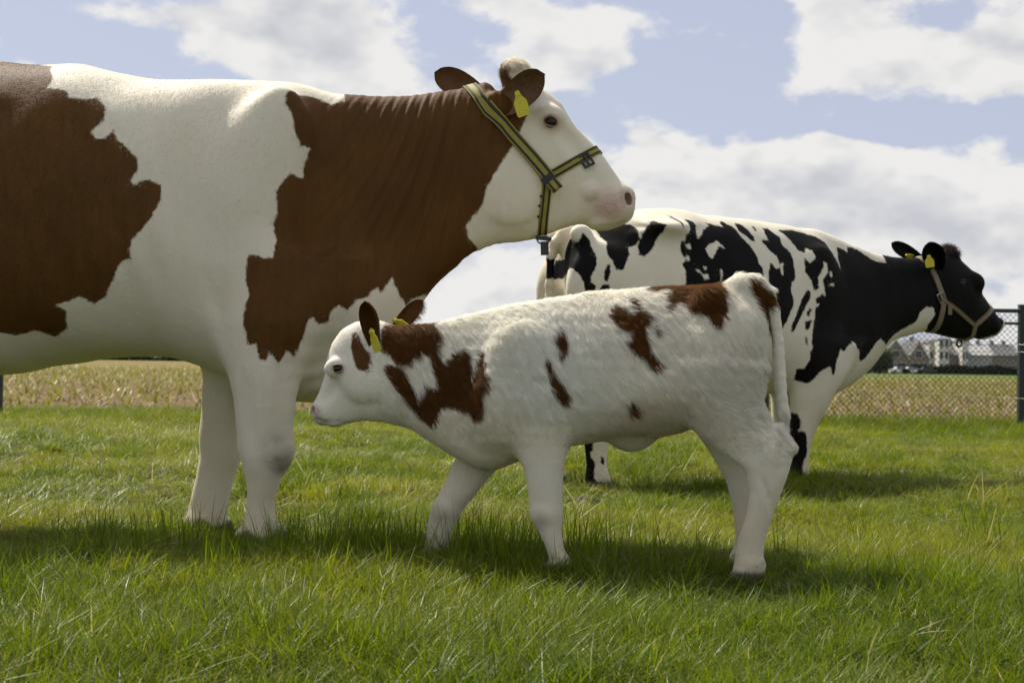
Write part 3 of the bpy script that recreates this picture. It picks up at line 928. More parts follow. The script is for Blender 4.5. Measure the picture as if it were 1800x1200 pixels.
def coat_mat(name, white, dark, dark2, edge=0.022, rough=0.62, dark_spec=0.12, fine=420.0, wrinkle=False):
    m, nt, out = mat_new(name)
    tcn = nt.node('ShaderNodeTexCoord'); P = tcn.outputs['Object']
    pa = nt.attr('patch').outputs['Fac']
    ne = nt.noise(P, 42.0, 5.0, 0.62)
    nh = nt.noise(nt.scale_vec(P, (1.0, 1.0, .28)), fine * .5, 3.0, 0.6)
    d = nt.math('ADD', pa, nt.math('MULTIPLY', nt.math('SUBTRACT', ne, .5), edge))
    d = nt.math('ADD', d, nt.math('MULTIPLY', nt.math('SUBTRACT', nh, .5), .010))
    k = nt.smooth(d, -.0045, .0045)
    big = nt.noise(P, 5.0, 4.0, 0.6)
    wcol = nt.mix(big, C4(*white), C4(*[x * f for x, f in zip(white, (.93, .90, .84))]))
    wcol = nt.mix(nt.smooth(nh, .45, .8, 0, .05), wcol, C4(*[x * .62 for x in white]))
    stk = nt.noise(nt.scale_vec(P, (46.0, 30.0, 7.0)), 1.0, 4.0, .6)
    wcol = nt.mix(nt.smooth(stk, .35, .75, 0, .13), wcol, C4(*[x * f for x, f in zip(white, (.80, .76, .68))]))
    dcol = nt.mix(nt.smooth(big, .3, .7), C4(*dark), C4(*dark2))
    dcol = nt.mix(nt.smooth(stk, .35, .75, 0, .45), dcol, C4(*[x * .55 for x in dark]))
    dcol = nt.mix(nt.smooth(nh, .4, .8, 0, .14), dcol, C4(*[x * 1.5 for x in dark]))
    c = nt.mix(k, wcol, dcol)
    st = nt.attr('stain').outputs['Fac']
    c = nt.mix(nt.math('MULTIPLY', st, nt.lin(big, .3, .65, .35, 1.0)), c, nt.mix(k, C4(.56, .475, .30), C4(*[x * .9 for x in dark])))  # tan tint carries painted underside shade and the black cow's tan rump
    pk = nt.attr('pink').outputs['Fac']
    spk = nt.noise(P, 160.0, 3.0, .6)
    pinkc = nt.mix(nt.smooth(spk, .35, .7), C4(.54, .40, .33), C4(.44, .30, .24))
    c = nt.mix(pk, c, pinkc)
    sm = nt.attr('smudge').outputs['Fac']
    c = nt.mix(nt.math('MULTIPLY', sm, nt.lin(ne, .3, .6, .55, 1)), c, C4(.085, .065, .05))
    hv = nt.attr('hoof').outputs['Fac']
    c = nt.mix(hv, c, nt.mix(ne, C4(.05, .04, .032), C4(.14, .11, .08)))
    # fine hair relief; skin folds where the animal has them
    bh = nt.math('ADD', nt.math('MULTIPLY', nh, .0010), nt.math('MULTIPLY', nt.noise(P, 22.0, 4.0, .6), .0025))
    vo = nt.node('ShaderNodeTexVoronoi', ins={'Scale': 150.0}); nt.l.new(P, vo.inputs['Vector'])
    pk2 = nt.smooth(pk, .45, .8)
    bh = nt.math('ADD', bh, nt.math('MULTIPLY', nt.math('MULTIPLY', vo.outputs['Distance'], pk2), -.0016))
    rough = nt.lin(pk2, 0, 1, rough, .36)
    b = nt.node('ShaderNodeBump', ins={'Height': bh, 'Strength': 1.0, 'Distance': 1.0})
    p = nt.node('ShaderNodeBsdfPrincipled', ins={'Base Color': c, 'Roughness': rough})
    nt.put(p.inputs['Specular IOR Level'], nt.lin(k, 0, 1, .25, dark_spec))
    nt.put(p.inputs['Sheen Weight'], nt.lin(k, 0, 1, .10, 0.0)); p.inputs['Sheen Roughness'].default_value = 0.4
    nt.l.new(b.outputs[0], p.inputs['Normal'])
    nt.l.new(p.outputs[0], out.inputs[0])
    return m
m_eye = None
mm, nt, out = mat_new('eye_dark')
principled(nt, out, C4(.010, .007, .006), .10, Specular_IOR_Level=.35)
m_eye = mm
m_tag = None
mm, nt, out = mat_new('yellow_tag_plastic')
tcn = nt.node('ShaderNodeTexCoord')
gx_ = nt.noise(nt.scale_vec(tcn.outputs['Object'], (1, 1, 1)), 190.0, 1.0, .4)
c = nt.mix(nt.smooth(gx_, .62, .66, 0, .55), C4(.62, .53, .03), C4(.12, .10, .02))
principled(nt, out, c, .4)
m_tag = mm
def tag_mesh(name, c, up, right, h, w_, thick=.0025):
    """house-shaped plastic ear tag with stud hole boss"""
    c = np.asarray(c, float); up = np.asarray(up, float); up /= np.linalg.norm(up)
    right = np.asarray(right, float); right = right - up * (right @ up); right /= np.linalg.norm(right)
    nrm = np.cross(right, up)
    prof = [(-.14, .5), (.14, .5), (.24, .28), (.5, .06), (.5, -.40), (.42, -.5), (-.42, -.5), (-.5, -.40), (-.5, .06), (-.24, .28)]
    V = []; 
    for sgn in (1, -1):
        for (a, b) in prof: V.append(c + right * (a * w_) + up * (b * h) + nrm * (sgn * thick / 2))
    n = len(prof)
    me = MB(); me.add(V, [tuple(range(n)), tuple(range(2 * n - 1, n - 1, -1))] + [(i, n + i, n + (i + 1) % n, (i + 1) % n) for i in range(n)])
    bc = c + up * (.36 * h)
    me.tube([bc - nrm * .006, bc + nrm * .006], .006, 8)
    return me
# ================================================================== the animals
def mouth_line(V, pl, wd, amt):
    P = V[:, [0, 2]]; d = np.full(len(P), 9.0)
    for a, c in zip(pl[:-1], pl[1:]):
        e = c - a; h = np.clip(((P - a) @ e) / (e @ e), 0, 1); q = P - a - h[:, None] * e
        d = np.minimum(d, np.hypot(q[:, 0], q[:, 1]))
    x = np.clip(1 - d / wd, 0, 1); return amt * x * x * (3 - 2 * x)
def fsym(fn):
    for sg in (-1, 1): fn(sg)
def crop(pts, ox, oy, k): return [(ox + x / k, oy + y / k) for (x, y) in pts]
def finish_body(name, frame, body, extra, attrs_fn, mat, label, cat, smooth=2, disp=None, shade_h=1.0, relief=1.0):
    """one continuous skin mesh; ears are fused in as extra patches. returns (object, V, Q, attrs)"""
    V, Q = body.mesh(smooth)
    at = attrs_fn(V)
    N_ = vertex_normals(V, Q)
    d_ = (.0050 * noise3(V, 9, 203) + .0026 * noise3(V, 17, 201)) * (relief(V) if callable(relief) else relief) + .0014 * noise3(V, 31, 202)
    if disp is not None: d_ = d_ + disp(V, at)
    V = V + N_ * d_[:, None]
    at.pop('wrinkle', None); at.pop('wrinkle_u', None)
    # underside shade painted into the coat: uneven tan tint on legs and belly
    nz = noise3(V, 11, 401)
    at['stain'] = np.clip((.62 - V[:, 2] / shade_h) * 1.5 + .30 * nz, 0, .75)
    if 'extra_tan' in at: at['stain'] = np.maximum(at['stain'], at.pop('extra_tan'))
    n0_ = len(V)
    for (ev, eq, ea) in extra:
        Q = np.concatenate([Q, eq + len(V)]); V = np.concatenate([V, ev])
        for k in at: at[k] = np.concatenate([at[k], ea.get(k, np.zeros(len(ev))) * np.ones(len(ev))])
    root = empty(name, (frame.o[0], frame.o[1], 0), frame.psi)
    tag(root, label, cat)
    o = obj('body', mesh_np('body', V, Q, at), mat, root)
    return root, o, V, Q, at

m_lid = simple_mat('eyelid_skin', (.30, .19, .14), .5, .15, 90)
m_lid_dark = simple_mat('dark_eyelid_skin', (.02, .016, .014), .5, .15, 90)
def eyelid(root, e, a, bb, ang, r, mat):
    g = math.copysign(1, e[1]); pts_ = []; rs_ = []
    for th in np.linspace(0, 2 * math.pi, 25):
        x = a * math.cos(th); z = bb * math.sin(th) * (1.0 if math.sin(th) > 0 else .85)
        dep = .0035 - .011 * (math.cos(th) ** 2)
        ca, sa = math.cos(ang), math.sin(ang)
        pts_.append((e[0] + x * ca - z * sa, e[1] + g * dep, e[2] + x * sa + z * ca)); rs_.append(r * (1.15 if math.sin(th) > 0 else .8))
    mb = MB(); mb.tube(pts_, rs_, 8, False); mb.build('eyelid', mat, root, True)
# ------------------------------------------------------------------ red and white cow
fr = Frame(0.0, 4.64, 0.0)
S = np.concatenate([np.arange(-2.58, -0.68, 0.010), np.arange(-0.68, 0.48, 0.005)])
T = np.concatenate([np.arange(-.42, -.16, .009), np.arange(-.16, .16, .006), np.arange(.16, .42, .009)])
Zg = np.concatenate([np.arange(-.02, .98, .0085), np.arange(.98, 1.42, .005), np.arange(1.42, 1.66, .007)])
b = Body(S, T, Zg)
L = fr.line
top = L([(-420, 200), (-380, 165), (-330, 138), (-250, 118), (-120, 110), (0, 113), (70, 121), (160, 121), (230, 135), (290, 144), (400, 147), (500, 147), (545, 156), (590, 168), (650, 171), (720, 169), (770, 163), (810, 156), (850, 146), (880, 140)])
bot = L([(-420, 330), (-380, 440), (-330, 560), (-250, 640), (-120, 672), (-40, 662), (50, 655), (90, 646), (180, 632), (300, 628), (350, 640), (400, 660), (450, 690), (520, 706), (570, 706), (610, 695), (650, 665), (690, 615), (720, 560), (750, 514), (790, 476), (830, 440), (862, 420), (885, 410)])
W_ = [(*fr.sz(x, 400), h) for (x, h) in [(-420, .13), (-330, .20), (-250, .25), (-120, .29), (50, .335), (200, .335), (330, .295), (450, .235), (560, .185), (650, .145), (750, .115), (850, .10), (885, .095)]]
b.loft(0.0, top, bot, W_, p=2.3, tilt=-.08, k=.02, sig=.022, cap=.06)
# spine, hips, shoulder blades, ribs
fsym(lambda g: b.ell((*fr.sz(-150, 170)[:1], g * .22, fr.sz(-150, 170)[1]), (.10, .07, .08), 0, .10))
fsym(lambda g: b.ell((*fr.sz(-300, 420)[:1], g * .17, fr.sz(-300, 420)[1]), (.24, .12, .34), .2, .12))
fsym(lambda g: b.ell((fr.sz(475, 330)[0], g * .175, fr.sz(475, 330)[1]), (.13, .068, .30), -.25, .075))
fsym(lambda g: b.ell((fr.sz(470, 520)[0], g * .185, fr.sz(470, 520)[1]), (.145, .082, .19), .15, .065))
fsym(lambda g: b.ell((fr.sz(600, 520)[0], g * .11, fr.sz(600, 520)[1]), (.12, .09, .13), -.4, .10))
fsym(lambda g: b.ell((fr.sz(358, 300)[0], g * .345, fr.sz(358, 300)[1]), (.05, .05, .20), .1, .09, '-'))
fsym(lambda g: b.ell((fr.sz(40, 215)[0], g * .36, fr.sz(40, 215)[1]), (.11, .07, .07), .5, .07, '-'))
# fold behind the elbow, line between neck and shoulder
fsym(lambda g: b.ell((fr.sz(388, 585, -.25)[0], g * .285, fr.sz(388, 585, -.25)[1]), (.018, .05, .12), .12, .05, '-'))
fsym(lambda g: b.ell((fr.sz(575, 400, -.18)[0], g * .225, fr.sz(575, 400, -.18)[1]), (.030, .05, .20), -.35, .07, '-'))
# front legs
at_ = lambda px, py, t: (fr.sz(px, py, t)[0], t, fr.sz(px, py, t)[1])
def leg(body, frame, f_, bk, ws, t, k=.05, p=2.1, **kw):
    A = frame.line(f_, t); B = frame.line(bk, t)
    W2 = [(*frame.sz(f_[0][0], y, t), h) for (y, h) in ws]
    body.loft(math.pi / 2, A, B, W2, k=k, p=p, tc=t, sig=.010, cap=.015, **kw)
leg(b, fr, [(600, 450), (565, 560), (545, 610), (530, 650), (519, 700), (513, 750), (514, 790), (507, 815), (491, 845), (483, 875), (484, 900), (494, 935), (497, 955), (505, 972)],
    [(375, 450), (378, 560), (390, 610), (402, 650), (413, 700), (418, 750), (421, 790), (427, 815), (434, 845), (436, 875), (432, 900), (425, 935), (425, 955), (420, 972)],
    [(450, .020), (500, .045), (570, .080), (640, .075), (700, .066), (760, .062), (800, .060), (850, .043), (890, .042), (930, .052), (972, .060)], -.19)
fz = .02
leg(b, fr, [(560, 450), (500, 560), (470, 610), (440, 660), (428, 720), (424, 780), (424, 800), (412, 830), (403, 870), (397, 905), (393, 930), (392, 957)],
    [(360, 450), (358, 560), (358, 610), (359, 660), (356, 720), (350, 765), (353, 800), (346, 838), (335, 880), (328, 912), (325, 935), (322, 957)],
    [(450, .020), (500, .045), (570, .078), (640, .07), (700, .062), (760, .058), (800, .056), (850, .042), (890, .042), (930, .05), (957, .058)], .12)
# knees and fetlocks
b.ell((fr.sz(490, 790, -.19)[0], -.19, fr.sz(490, 790, -.19)[1]), (.042, .055, .060), 0, .03)
b.ell((fr.sz(447, 872, -.24)[0], -.245, fr.sz(447, 872, -.24)[1]), (.007, .016, .075), 0, .012, '-')
b.ell((fr.sz(440, 740, -.25)[0], -.262, fr.sz(440, 740, -.25)[1]), (.012, .020, .10), .05, .03, '-')
b.ell((fr.sz(500, 690, -.25)[0], -.255, fr.sz(500, 690, -.25)[1]), (.010, .016, .10), -.06, .03, '-')
DEW = [(433, 938, -.215), (437, 940, -.165), (338, 932, .10), (345, 938, .145)]
for (px, py, t) in DEW: b.ell(at_(px, py, t), (.016, .016, .017), .3, .008)
# claws
for (px, py, t) in ((440, 962, -.215), (476, 962, -.165), (345, 948, .10), (372, 948, .145)):
    s_, z_ = fr.sz(px, py, t); b.ell((s_ + .012, t, .028), (.062, .036, .040), -.25, .02)
# hind legs (outside the frame to the left)
for t in (-.17, .17):
    leg(b, fr, [(-130, 480), (-140, 560), (-190, 640), (-240, 720), (-265, 790), (-285, 850), (-280, 900), (-262, 970)],
        [(-380, 480), (-370, 560), (-360, 640), (-350, 720), (-350, 770), (-345, 850), (-350, 900), (-345, 970)],
        [(480, .10), (640, .08), (720, .055), (790, .048), (860, .040), (920, .045), (970, .055)], t)
b.ell((fr.sz(-210, 690)[0], 0, fr.sz(-210, 690)[1]), (.17, .15, .10), 0, .06)     # udder
tp = [(-400, 195), (-425, 240), (-432, 400), (-432, 560), (-430, 680)]
b.chain([(fr.sz(x, y)[0], 0, fr.sz(x, y)[1], r) for (x, y), r in zip(tp, (.05, .04, .028, .024, .04))], .03)
# head
hA = L([(830, 148), (870, 140), (905, 138), (935, 147), (962, 162), (985, 181), (998, 204), (1010, 222), (1036, 247), (1055, 268), (1078, 301), (1096, 325), (1110, 345)])
hB = L([(800, 400), (830, 424), (870, 428), (910, 425), (945, 418), (985, 404), (1020, 393), (1045, 397), (1065, 402), (1085, 398)])
hW = [(*fr.sz(x, y), h) for (x, y, h) in [(840, 290, .085), (900, 280, .100), (940, 270, .106), (975, 290, .094), (1010, 310, .075), (1045, 330, .064), (1080, 355, .062), (1100, 362, .055)]]
b.loft(-.315, hA, hB, hW, p=2.3, tilt=.10, k=.03, sig=.009, cap=.03)
def at(px, py, t): s_, z_ = fr.sz(px, py, t); return (s_, t, z_)
mz_ = at(1074, 360, 0); b.ell(mz_, (.071, .071, .066), -.5, .025)
b.ell(at(1092, 350, 0), (.044, .062, .050), -.7, .02)
b.ell(at(1094, 369, 0), (.036, .058, .040), -.2, .02)
b.ell(at(1056, 392, 0), (.040, .046, .022), .1, .015)
fsym(lambda g: b.ell(at(905, 335, 0)[:1] + (g * .072,) + at(905, 335, 0)[2:], (.085, .034, .105), -.3, .05))     # cheek muscle
fsym(lambda g: b.ell((at(968, 214, 0)[0], g * .088, at(968, 214, 0)[2]), (.042, .026, .036), -.4, .03))         # brow / orbit
fsym(lambda g: b.ell((at(1012, 262, 0)[0], g * .088, at(1012, 262, 0)[2]), (.060, .030, .022), -.85, .04, '-'))  # hollow below the eye
fsym(lambda g: b.ell((at(1036, 340, 0)[0], g * .062, at(1036, 340, 0)[2]), (.030, .020, .028), -.3, .014))       # cheek pouch
b.ell(at(906, 130, 0), (.042, .055, .038), .1, .035)                                                               # poll
fsym(lambda g: b.ell((at(872, 190, 0)[0], g * .085, at(872, 190, 0)[2]), (.030, .016, .030), 0, .05))            # ear roots
# nostrils, lips
fsym(lambda g: b.ell((at(1101, 350, -.05)[0], g * .043, at(1101, 350, -.05)[2]), (.016, .020, .024), .25, .008, '-'))
for (px, py) in ((1098, 387), (1088, 391), (1077, 394), (1066, 395), (1055, 395)):
    fsym(lambda g: b.ell((at(px, py, -.05)[0], g * .064, at(px, py, -.05)[2]), (.013, .024, .0085), .1, .003, '-'))
# eye sockets
eye_hit = []
for g in (-1, 1):
    c_, d_ = fr.rayl(968, 214)
    h_ = b.cast(c_, d_, 3.5, 5.5)
    p_ = np.array([h_[0], h_[1] if g < 0 else -h_[1], h_[2]]); eye_hit.append(p_)
    b.ell(p_, (.0215, .014, .0165), -.30, .004, '-')
# ears
def mat_ear(base, tip, wdir, lw, cup, cd, patch_in, patch_out, pink=0.0, **kw):
    ev, eq, side, u = ear_np(base, tip, wdir, lw, cup, cupdir=cd, **kw)
    pt = np.where(side > .5, patch_in, patch_out)
    return ev, eq, {'patch': pt, 'pink': np.where(side > .5, pink, 0.0) * np.clip(1.2 - u, 0, 1)}
nb_ = np.array(at(872, 196, -.080)); nt_ = np.array(at(958, 130, -.195))
wv_ = np.array(at(945, 215, -.17)) - np.array(at(895, 150, -.13))
ears = [mat_ear(nb_, nt_, wv_, .112, .040, (.6, -.6, -.5), .02, .03, .25, curl=.12)]
fb_ = np.array(at(850, 168, .08)); ft_ = np.array(at(768, 130, .21))
ears.append(mat_ear(fb_, ft_, np.array([.15, .1, 1]), .095, .035, (.6, -.6, -.3), .03, .03, .1))
def px_polys(frame, lst):
    return [frame.line(p_, t) for (p_, t) in lst]
P1 = [(0, 80), (58, 100), (75, 130), (70, 148), (82, 149), (104, 151), (110, 166), (135, 168), (160, 163), (175, 180), (178, 208), (160, 230), (166, 243), (184, 243), (194, 226), (205, 246), (224, 262), (240, 280), (242, 300), (230, 318), (234, 325), (262, 316), (280, 325), (282, 350), (262, 390), (236, 420), (228, 440), (232, 455), (215, 460), (200, 490), (186, 520), (165, 535), (140, 522), (115, 531), (95, 536), (112, 546), (110, 575), (85, 592), (50, 581), (20, 590), (0, 588), (-60, 570), (-150, 610), (-240, 560), (-330, 480), (-380, 300), (-330, 80)]
P2 = [(510, 168), (508, 190), (520, 210), (525, 240), (535, 262), (549, 265), (543, 290), (540, 318), (520, 311), (502, 330), (495, 345), (497, 380), (489, 400), (495, 430), (490, 456), (478, 458), (450, 450), (445, 480), (445, 500), (450, 520), (443, 545), (440, 570), (448, 605), (463, 606), (468, 630), (478, 636), (486, 618), (500, 639), (514, 618), (525, 628), (540, 600), (548, 570), (558, 558), (566, 571), (580, 570), (590, 545), (600, 538), (615, 545), (630, 530), (650, 520), (665, 505), (670, 516), (690, 488), (700, 520), (712, 534), (722, 524), (735, 518), (752, 512), (800, 480), (835, 450), (840, 436), (822, 412), (818, 395), (848, 357), (858, 322), (882, 283), (895, 262), (908, 240), (918, 220), (930, 190), (925, 150), (905, 135), (893, 120), (884, 100), (875, 90), (600, 100), (600, 172), (578, 180), (556, 170), (530, 164)]
polys = px_polys(fr, [(P1, -.30), (P2, -.14)])
def red_attrs(V):
    SZ = V[:, [0, 2]]
    pt = patches_sd(SZ, polys)
    pink = np.zeros(len(V))
    for (c_, r_, a_) in ((at(1099, 350, -.04), (.060, .2, .055), 1.0), (at(1072, 364, -.06), (.11, .2, .085), .85)):
        pink = np.maximum(pink, a_ * blob(V, c_, r_) * 1.3)
    for e_ in eye_hit: pink = np.maximum(pink, np.clip(blob(V, e_, (.050, .05, .036)) * 1.6, 0, .8))
    sm = np.clip(.75 * blob(V, at(500, 818, -.24), (.060, .12, .080)) + .40 * blob(V, at(485, 785, -.24), (.07, .12, .08)) + .22 * noise3(V, 70, 77) * blob(V, at(492, 800, -.24), (.08, .12, .12)), 0, .62)
    sm = np.maximum(sm, .35 * blob(V, at(478, 940, -.24), (.05, .1, .06)))
    sm = np.maximum(sm, blob(V, (at(1102, 350, -.05)[0], -.038, at(1102, 350, -.05)[2]), (.018, .024, .024)) * 1.2)
    sm = np.maximum(sm, mouth_line(V, L([(1100, 386), (1088, 391), (1076, 394), (1064, 395), (1054, 395)], -.05), .0065, .38))
    hoof = np.clip((.052 + .012 * np.sin(V[:, 0] * 60) - V[:, 2]) / .014, 0, 1)
    for q_ in DEW: hoof = np.maximum(hoof, np.clip(blob(V, np.array(at_(*q_)) + np.array([-.008, 0, -.004]), (.018, .02, .018)) * 2.5, 0, 1))
    # neck folds: strongest close to the head, running from crest to throat
    u_ = (V[:, 0] - at(830, 300, 0)[0]) + (V[:, 2] - at(830, 300, 0)[2]) * .12
    wr = np.clip(1 - np.abs(V[:, 0] - at(740, 300, 0)[0]) / .34, 0, 1) ** .7 * np.clip((V[:, 2] - .82) / .2, 0, 1)
    wr = wr * np.clip((at(900, 300, 0)[0] - V[:, 0]) / .05, 0, 1)
    ang = np.arctan2(V[:, 0] - at(915, 60, 0)[0], -(V[:, 2] - at(915, 60, 0)[2]) + .55)
    return {'patch': pt, 'pink': np.clip(pink, 0, 1), 'smudge': np.clip(sm, 0, 1), 'hoof': hoof, 'wrinkle': wr, 'wrinkle_u': ang * .45}
m_red = coat_mat('red_and_white_coat', (.75, .70, .585), (.108, .048, .0100), (.086, .037, .0085), edge=.020)
def red_disp(V, a):
    w1 = noise3(V, 9, 301); ph = a['wrinkle_u']
    d_ = a['wrinkle'] * (.0026 * np.sin(ph * 560 + 2.2 * w1) + .0032 * np.sin(ph * 300 + 3.0 * w1 + 1))
    rib = np.clip((V[:, 0] - at(60, 300, 0)[0]) / .15, 0, 1) * np.clip((at(370, 300, 0)[0] - V[:, 0]) / .1, 0, 1) * np.clip((V[:, 2] - .72) / .15, 0, 1) * np.clip((1.30 - V[:, 2]) / .1, 0, 1)
    d_ = d_ + rib * .0022 * np.sin((V[:, 0] + .25 * V[:, 2]) * 66 + .6 * w1)
    crest = np.interp(V[:, 0], top[:, 0], top[:, 1])
    d_ = d_ * np.clip(.25 + (crest - V[:, 2]) / .16, .25, 1)
    # loose skin of the brisket lies in folds
    c_ = np.array(at(600, 640, 0)); m_ = blob(V, c_, (.26, .5, .22))
    d_ = d_ + m_ * (.0042 + .0025 * noise3(V, 12, 303)) * np.sin((V[:, 2] - V[:, 0] * .25) * 120 + 3.5 * noise3(V, 9, 302))
    return d_
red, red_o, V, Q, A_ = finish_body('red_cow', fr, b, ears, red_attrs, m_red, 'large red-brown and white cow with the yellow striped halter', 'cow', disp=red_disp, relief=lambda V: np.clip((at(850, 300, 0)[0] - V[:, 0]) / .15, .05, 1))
red_b = b; red_f = fr
for e_ in eye_hit:
    ev, ef = sphere_np((e_[0], e_[1] - math.copysign(.0110, e_[1]), e_[2]), .0188)
    obj('eye', mesh_np('eye', ev, ef), m_eye, red)
    eyelid(red, e_, .0220, .0175, -.30, .0030, m_lid)
tg = tag_mesh('ear_tag', at(915, 182, -.205), np.array(at(905, 158, -.2)) - np.array(at(920, 206, -.2)), (1, -.25, .2), .082, .043)
tg.build('ear_tag', m_tag, red)['label'] = 'yellow plastic ear tag in the near ear'
# short coat: fine hairs over the skin
def fur_for(name, root, V, Q, at_, n, rng, len_fn, flow_fn, white, dark, lift, rad, curl=.25, edge=.010, weight=None, clump=0.0):
    N_ = vertex_normals(V, Q)
    P_, f_, u_, v_ = area_sample(V, Q, n, rng, weight)
    Np = interp_attr(N_, Q, f_, u_, v_); Np /= np.maximum(np.linalg.norm(Np, axis=1, keepdims=True), 1e-6)
    pa = interp_attr(at_['patch'], Q, f_, u_, v_); pk = interp_attr(at_['pink'], Q, f_, u_, v_); sm = interp_attr(at_['smudge'], Q, f_, u_, v_)
    hv = interp_attr(at_['hoof'], Q, f_, u_, v_); shd = interp_attr(at_['stain'], Q, f_, u_, v_)
    keep = (pk < .45) & (hv < .3)
    P_, Np, pa, sm, pk, shd = P_[keep], Np[keep], pa[keep], sm[keep], pk[keep], shd[keep]
    k = pa + edge * noise3(P_, 70, 5) * .8 + rng.normal(0, edge * .5, len(P_)) > 0
    wcol = np.asarray(white) * (1 + .10 * noise3(P_, 9, 8)[:, None] * .5 + rng.normal(0, .05, (len(P_), 1)))
    dcol = np.asarray(dark) * (1 + .22 * noise3(P_, 12, 9)[:, None] * .5 + rng.normal(0, .16, (len(P_), 1)))
    wcol = wcol * (1 - .8 * shd[:, None]) + np.array([.62, .53, .36]) * .8 * shd[:, None]  # white hairs take the same painted tan shade low on the body
    col = np.where(k[:, None], dcol, wcol)
    col = col * (1 - .85 * sm[:, None]) + np.array([.07, .055, .045]) * .85 * sm[:, None]
    col = col * (1 - .5 * pk[:, None]) + np.array([.5, .33, .27]) * .5 * pk[:, None]
    return make_fur(name, P_, Np, flow_fn(P_), len_fn(P_), np.clip(col, .004, .93), m_fur, root, rng, lift, rad, 4, curl, clump)
rf = np.random.default_rng(21)
def red_len(P):
    l = .010 + .002 * noise3(P, 6, 31)
    poll = np.clip(1 - np.linalg.norm(P - np.array(at(905, 122, 0)), axis=1) / .085, 0, 1)
    return np.clip(l, .005, .02) * rf.uniform(.6, 1.2, len(P)) + .022 * poll
def red_flow(P):
    f = np.zeros_like(P); f[:, 0] = -.55 + .3 * noise3(P, 5, 41); f[:, 2] = -.85; f[:, 1] = .2 * noise3(P, 6, 42)
    head = P[:, 0] > at(900, 200, 0)[0]
    f[head, 0] = .8; f[head, 2] = -.6
    return f
vis = (V[:, 0] > -1.85).astype(float) * np.where(V[:, 1] > .12, .25, 1.0) + .02
# curly tuft on the poll
wgt = blob(V, at(905, 122, 0), (.075, .10, .065)) ** 2 + 1e-9
def pl_flow(P): f = P - np.array(at(905, 150, 0)); return f + rf.normal(0, .03, P.shape)
fur_for('fur', red, V, Q, A_, 7000, rf, lambda P: rf.uniform(.010, .026, len(P)), pl_flow, (.80, .74, .63), (.13, .06, .014), .55, .0005, .8, .010, wgt, clump=.6)
fo = fur_for('fur', red, V, Q, A_, 200000, rf, red_len, red_flow, (.77, .72, .605), (.116, .052, .0115), .10, .00030, .12, .010, vis, clump=.15)
# ------------------------------------------------------------------ halter of the red cow
m_web, nt, out = mat_new('striped_webbing')
ac = nt.attr('across').outputs['Fac']; al = nt.attr('along').outputs['Fac']
d = nt.math('ABSOLUTE', nt.math('SUBTRACT', ac, .5))
st = nt.math('MULTIPLY', nt.smooth(d, .17, .205), nt.smooth(d, .385, .42, 1, 0))
tcn = nt.node('ShaderNodeTexCoord')
wv1 = nt.noise(tcn.outputs['Object'], 420.0, 2.0, .5)
c = nt.mix(nt.lin(wv1, .3, .7), C4(.22, .185, .022), C4(.31, .265, .036))
c = nt.mix(nt.smooth(nt.noise(tcn.outputs['Object'], 28.0, 4.0, .6), .5, .75, 0, .45), c, C4(.14, .115, .04))
c = nt.mix(st, c, C4(.014, .013, .012))
principled(nt, out, c, .7, wv1, .5, .0012)
m_black = simple_mat('black_plastic', (.014, .014, .014), .38, .2, 60)
m_metal = simple_mat('dull_steel', (.42, .41, .39), .35, .15, 90, Metallic=1.0)
fr = red_f; b = red_b
halt = empty('halter', (fr.o[0], fr.o[1], 0), fr.psi)
tag(halt, "yellow webbing halter with black stripes on the red-brown cow's head", 'halter')
def sz(px, py, t=0.0): return np.array(fr.sz(px, py, t))
J = sz(962, 312, -.09)
def strap(name, body, p0, p1, wid, a0, a1, mat, parent, **kw):
    me, outer = strap_mesh(name, body, p0, np.asarray(p1) - np.asarray(p0), wid, a0, a1, **kw)
    return obj(name, me, mat, parent), outer
hp = math.pi / 2
_, o1 = strap('crown_strap', b, J, sz(822, 152), .040, -hp, hp, m_web, halt, off=.011)
_, o2 = strap('nose_strap', b, J + (sz(1050, 266) - J) * .02, sz(1050, 266), .030, -hp * .97, hp * .97, m_web, halt, off=.003)
_, o3 = strap('chin_strap', b, J, sz(951, 424), .030, -hp, hp, m_web, halt, off=.003)
def near(px, py, off=.012, body=None, frame=None):
    body = body or b; frame = frame or fr
    c_, d_ = frame.rayl(px, py); h_ = body.cast(c_, d_, 2.5, 9.0)
    if h_ is None: h_ = c_ + d_ * 4.4
    return h_ - d_ * off, body.normal(h_[None])[0]
def plate(mb, p, nrm, ax, l_, w_, th):
    ax = ax - nrm * (ax @ nrm); ax /= np.linalg.norm(ax); s_ = np.cross(nrm, ax)
    V_ = [p + ax * (i * l_ / 2) + s_ * (j * w_ / 2) + nrm * (k * th / 2) for i in (-1, 1) for j in (-1, 1) for k in (-1, 1)]
    mb.add(V_, [(0, 1, 3, 2), (4, 6, 7, 5), (0, 4, 5, 1), (2, 3, 7, 6), (0, 2, 6, 4), (1, 5, 7, 3)])
# slide buckle on the nose strap
p_, n_ = near(1031, 282); mb = MB(); axn = np.array([sz(1050, 266)[0] - J[0], 0, sz(1050, 266)[1] - J[1]]); axn /= np.linalg.norm(axn); side_ = np.cross(n_, axn)
for k in (-.015, 0, .015): plate(mb, p_ + axn * k, n_, side_, .046, .006, .007)
for k in (-.021, .021): plate(mb, p_ + side_ * k, n_, axn, .036, .006, .007)
mb.build('buckle', m_black, halt)
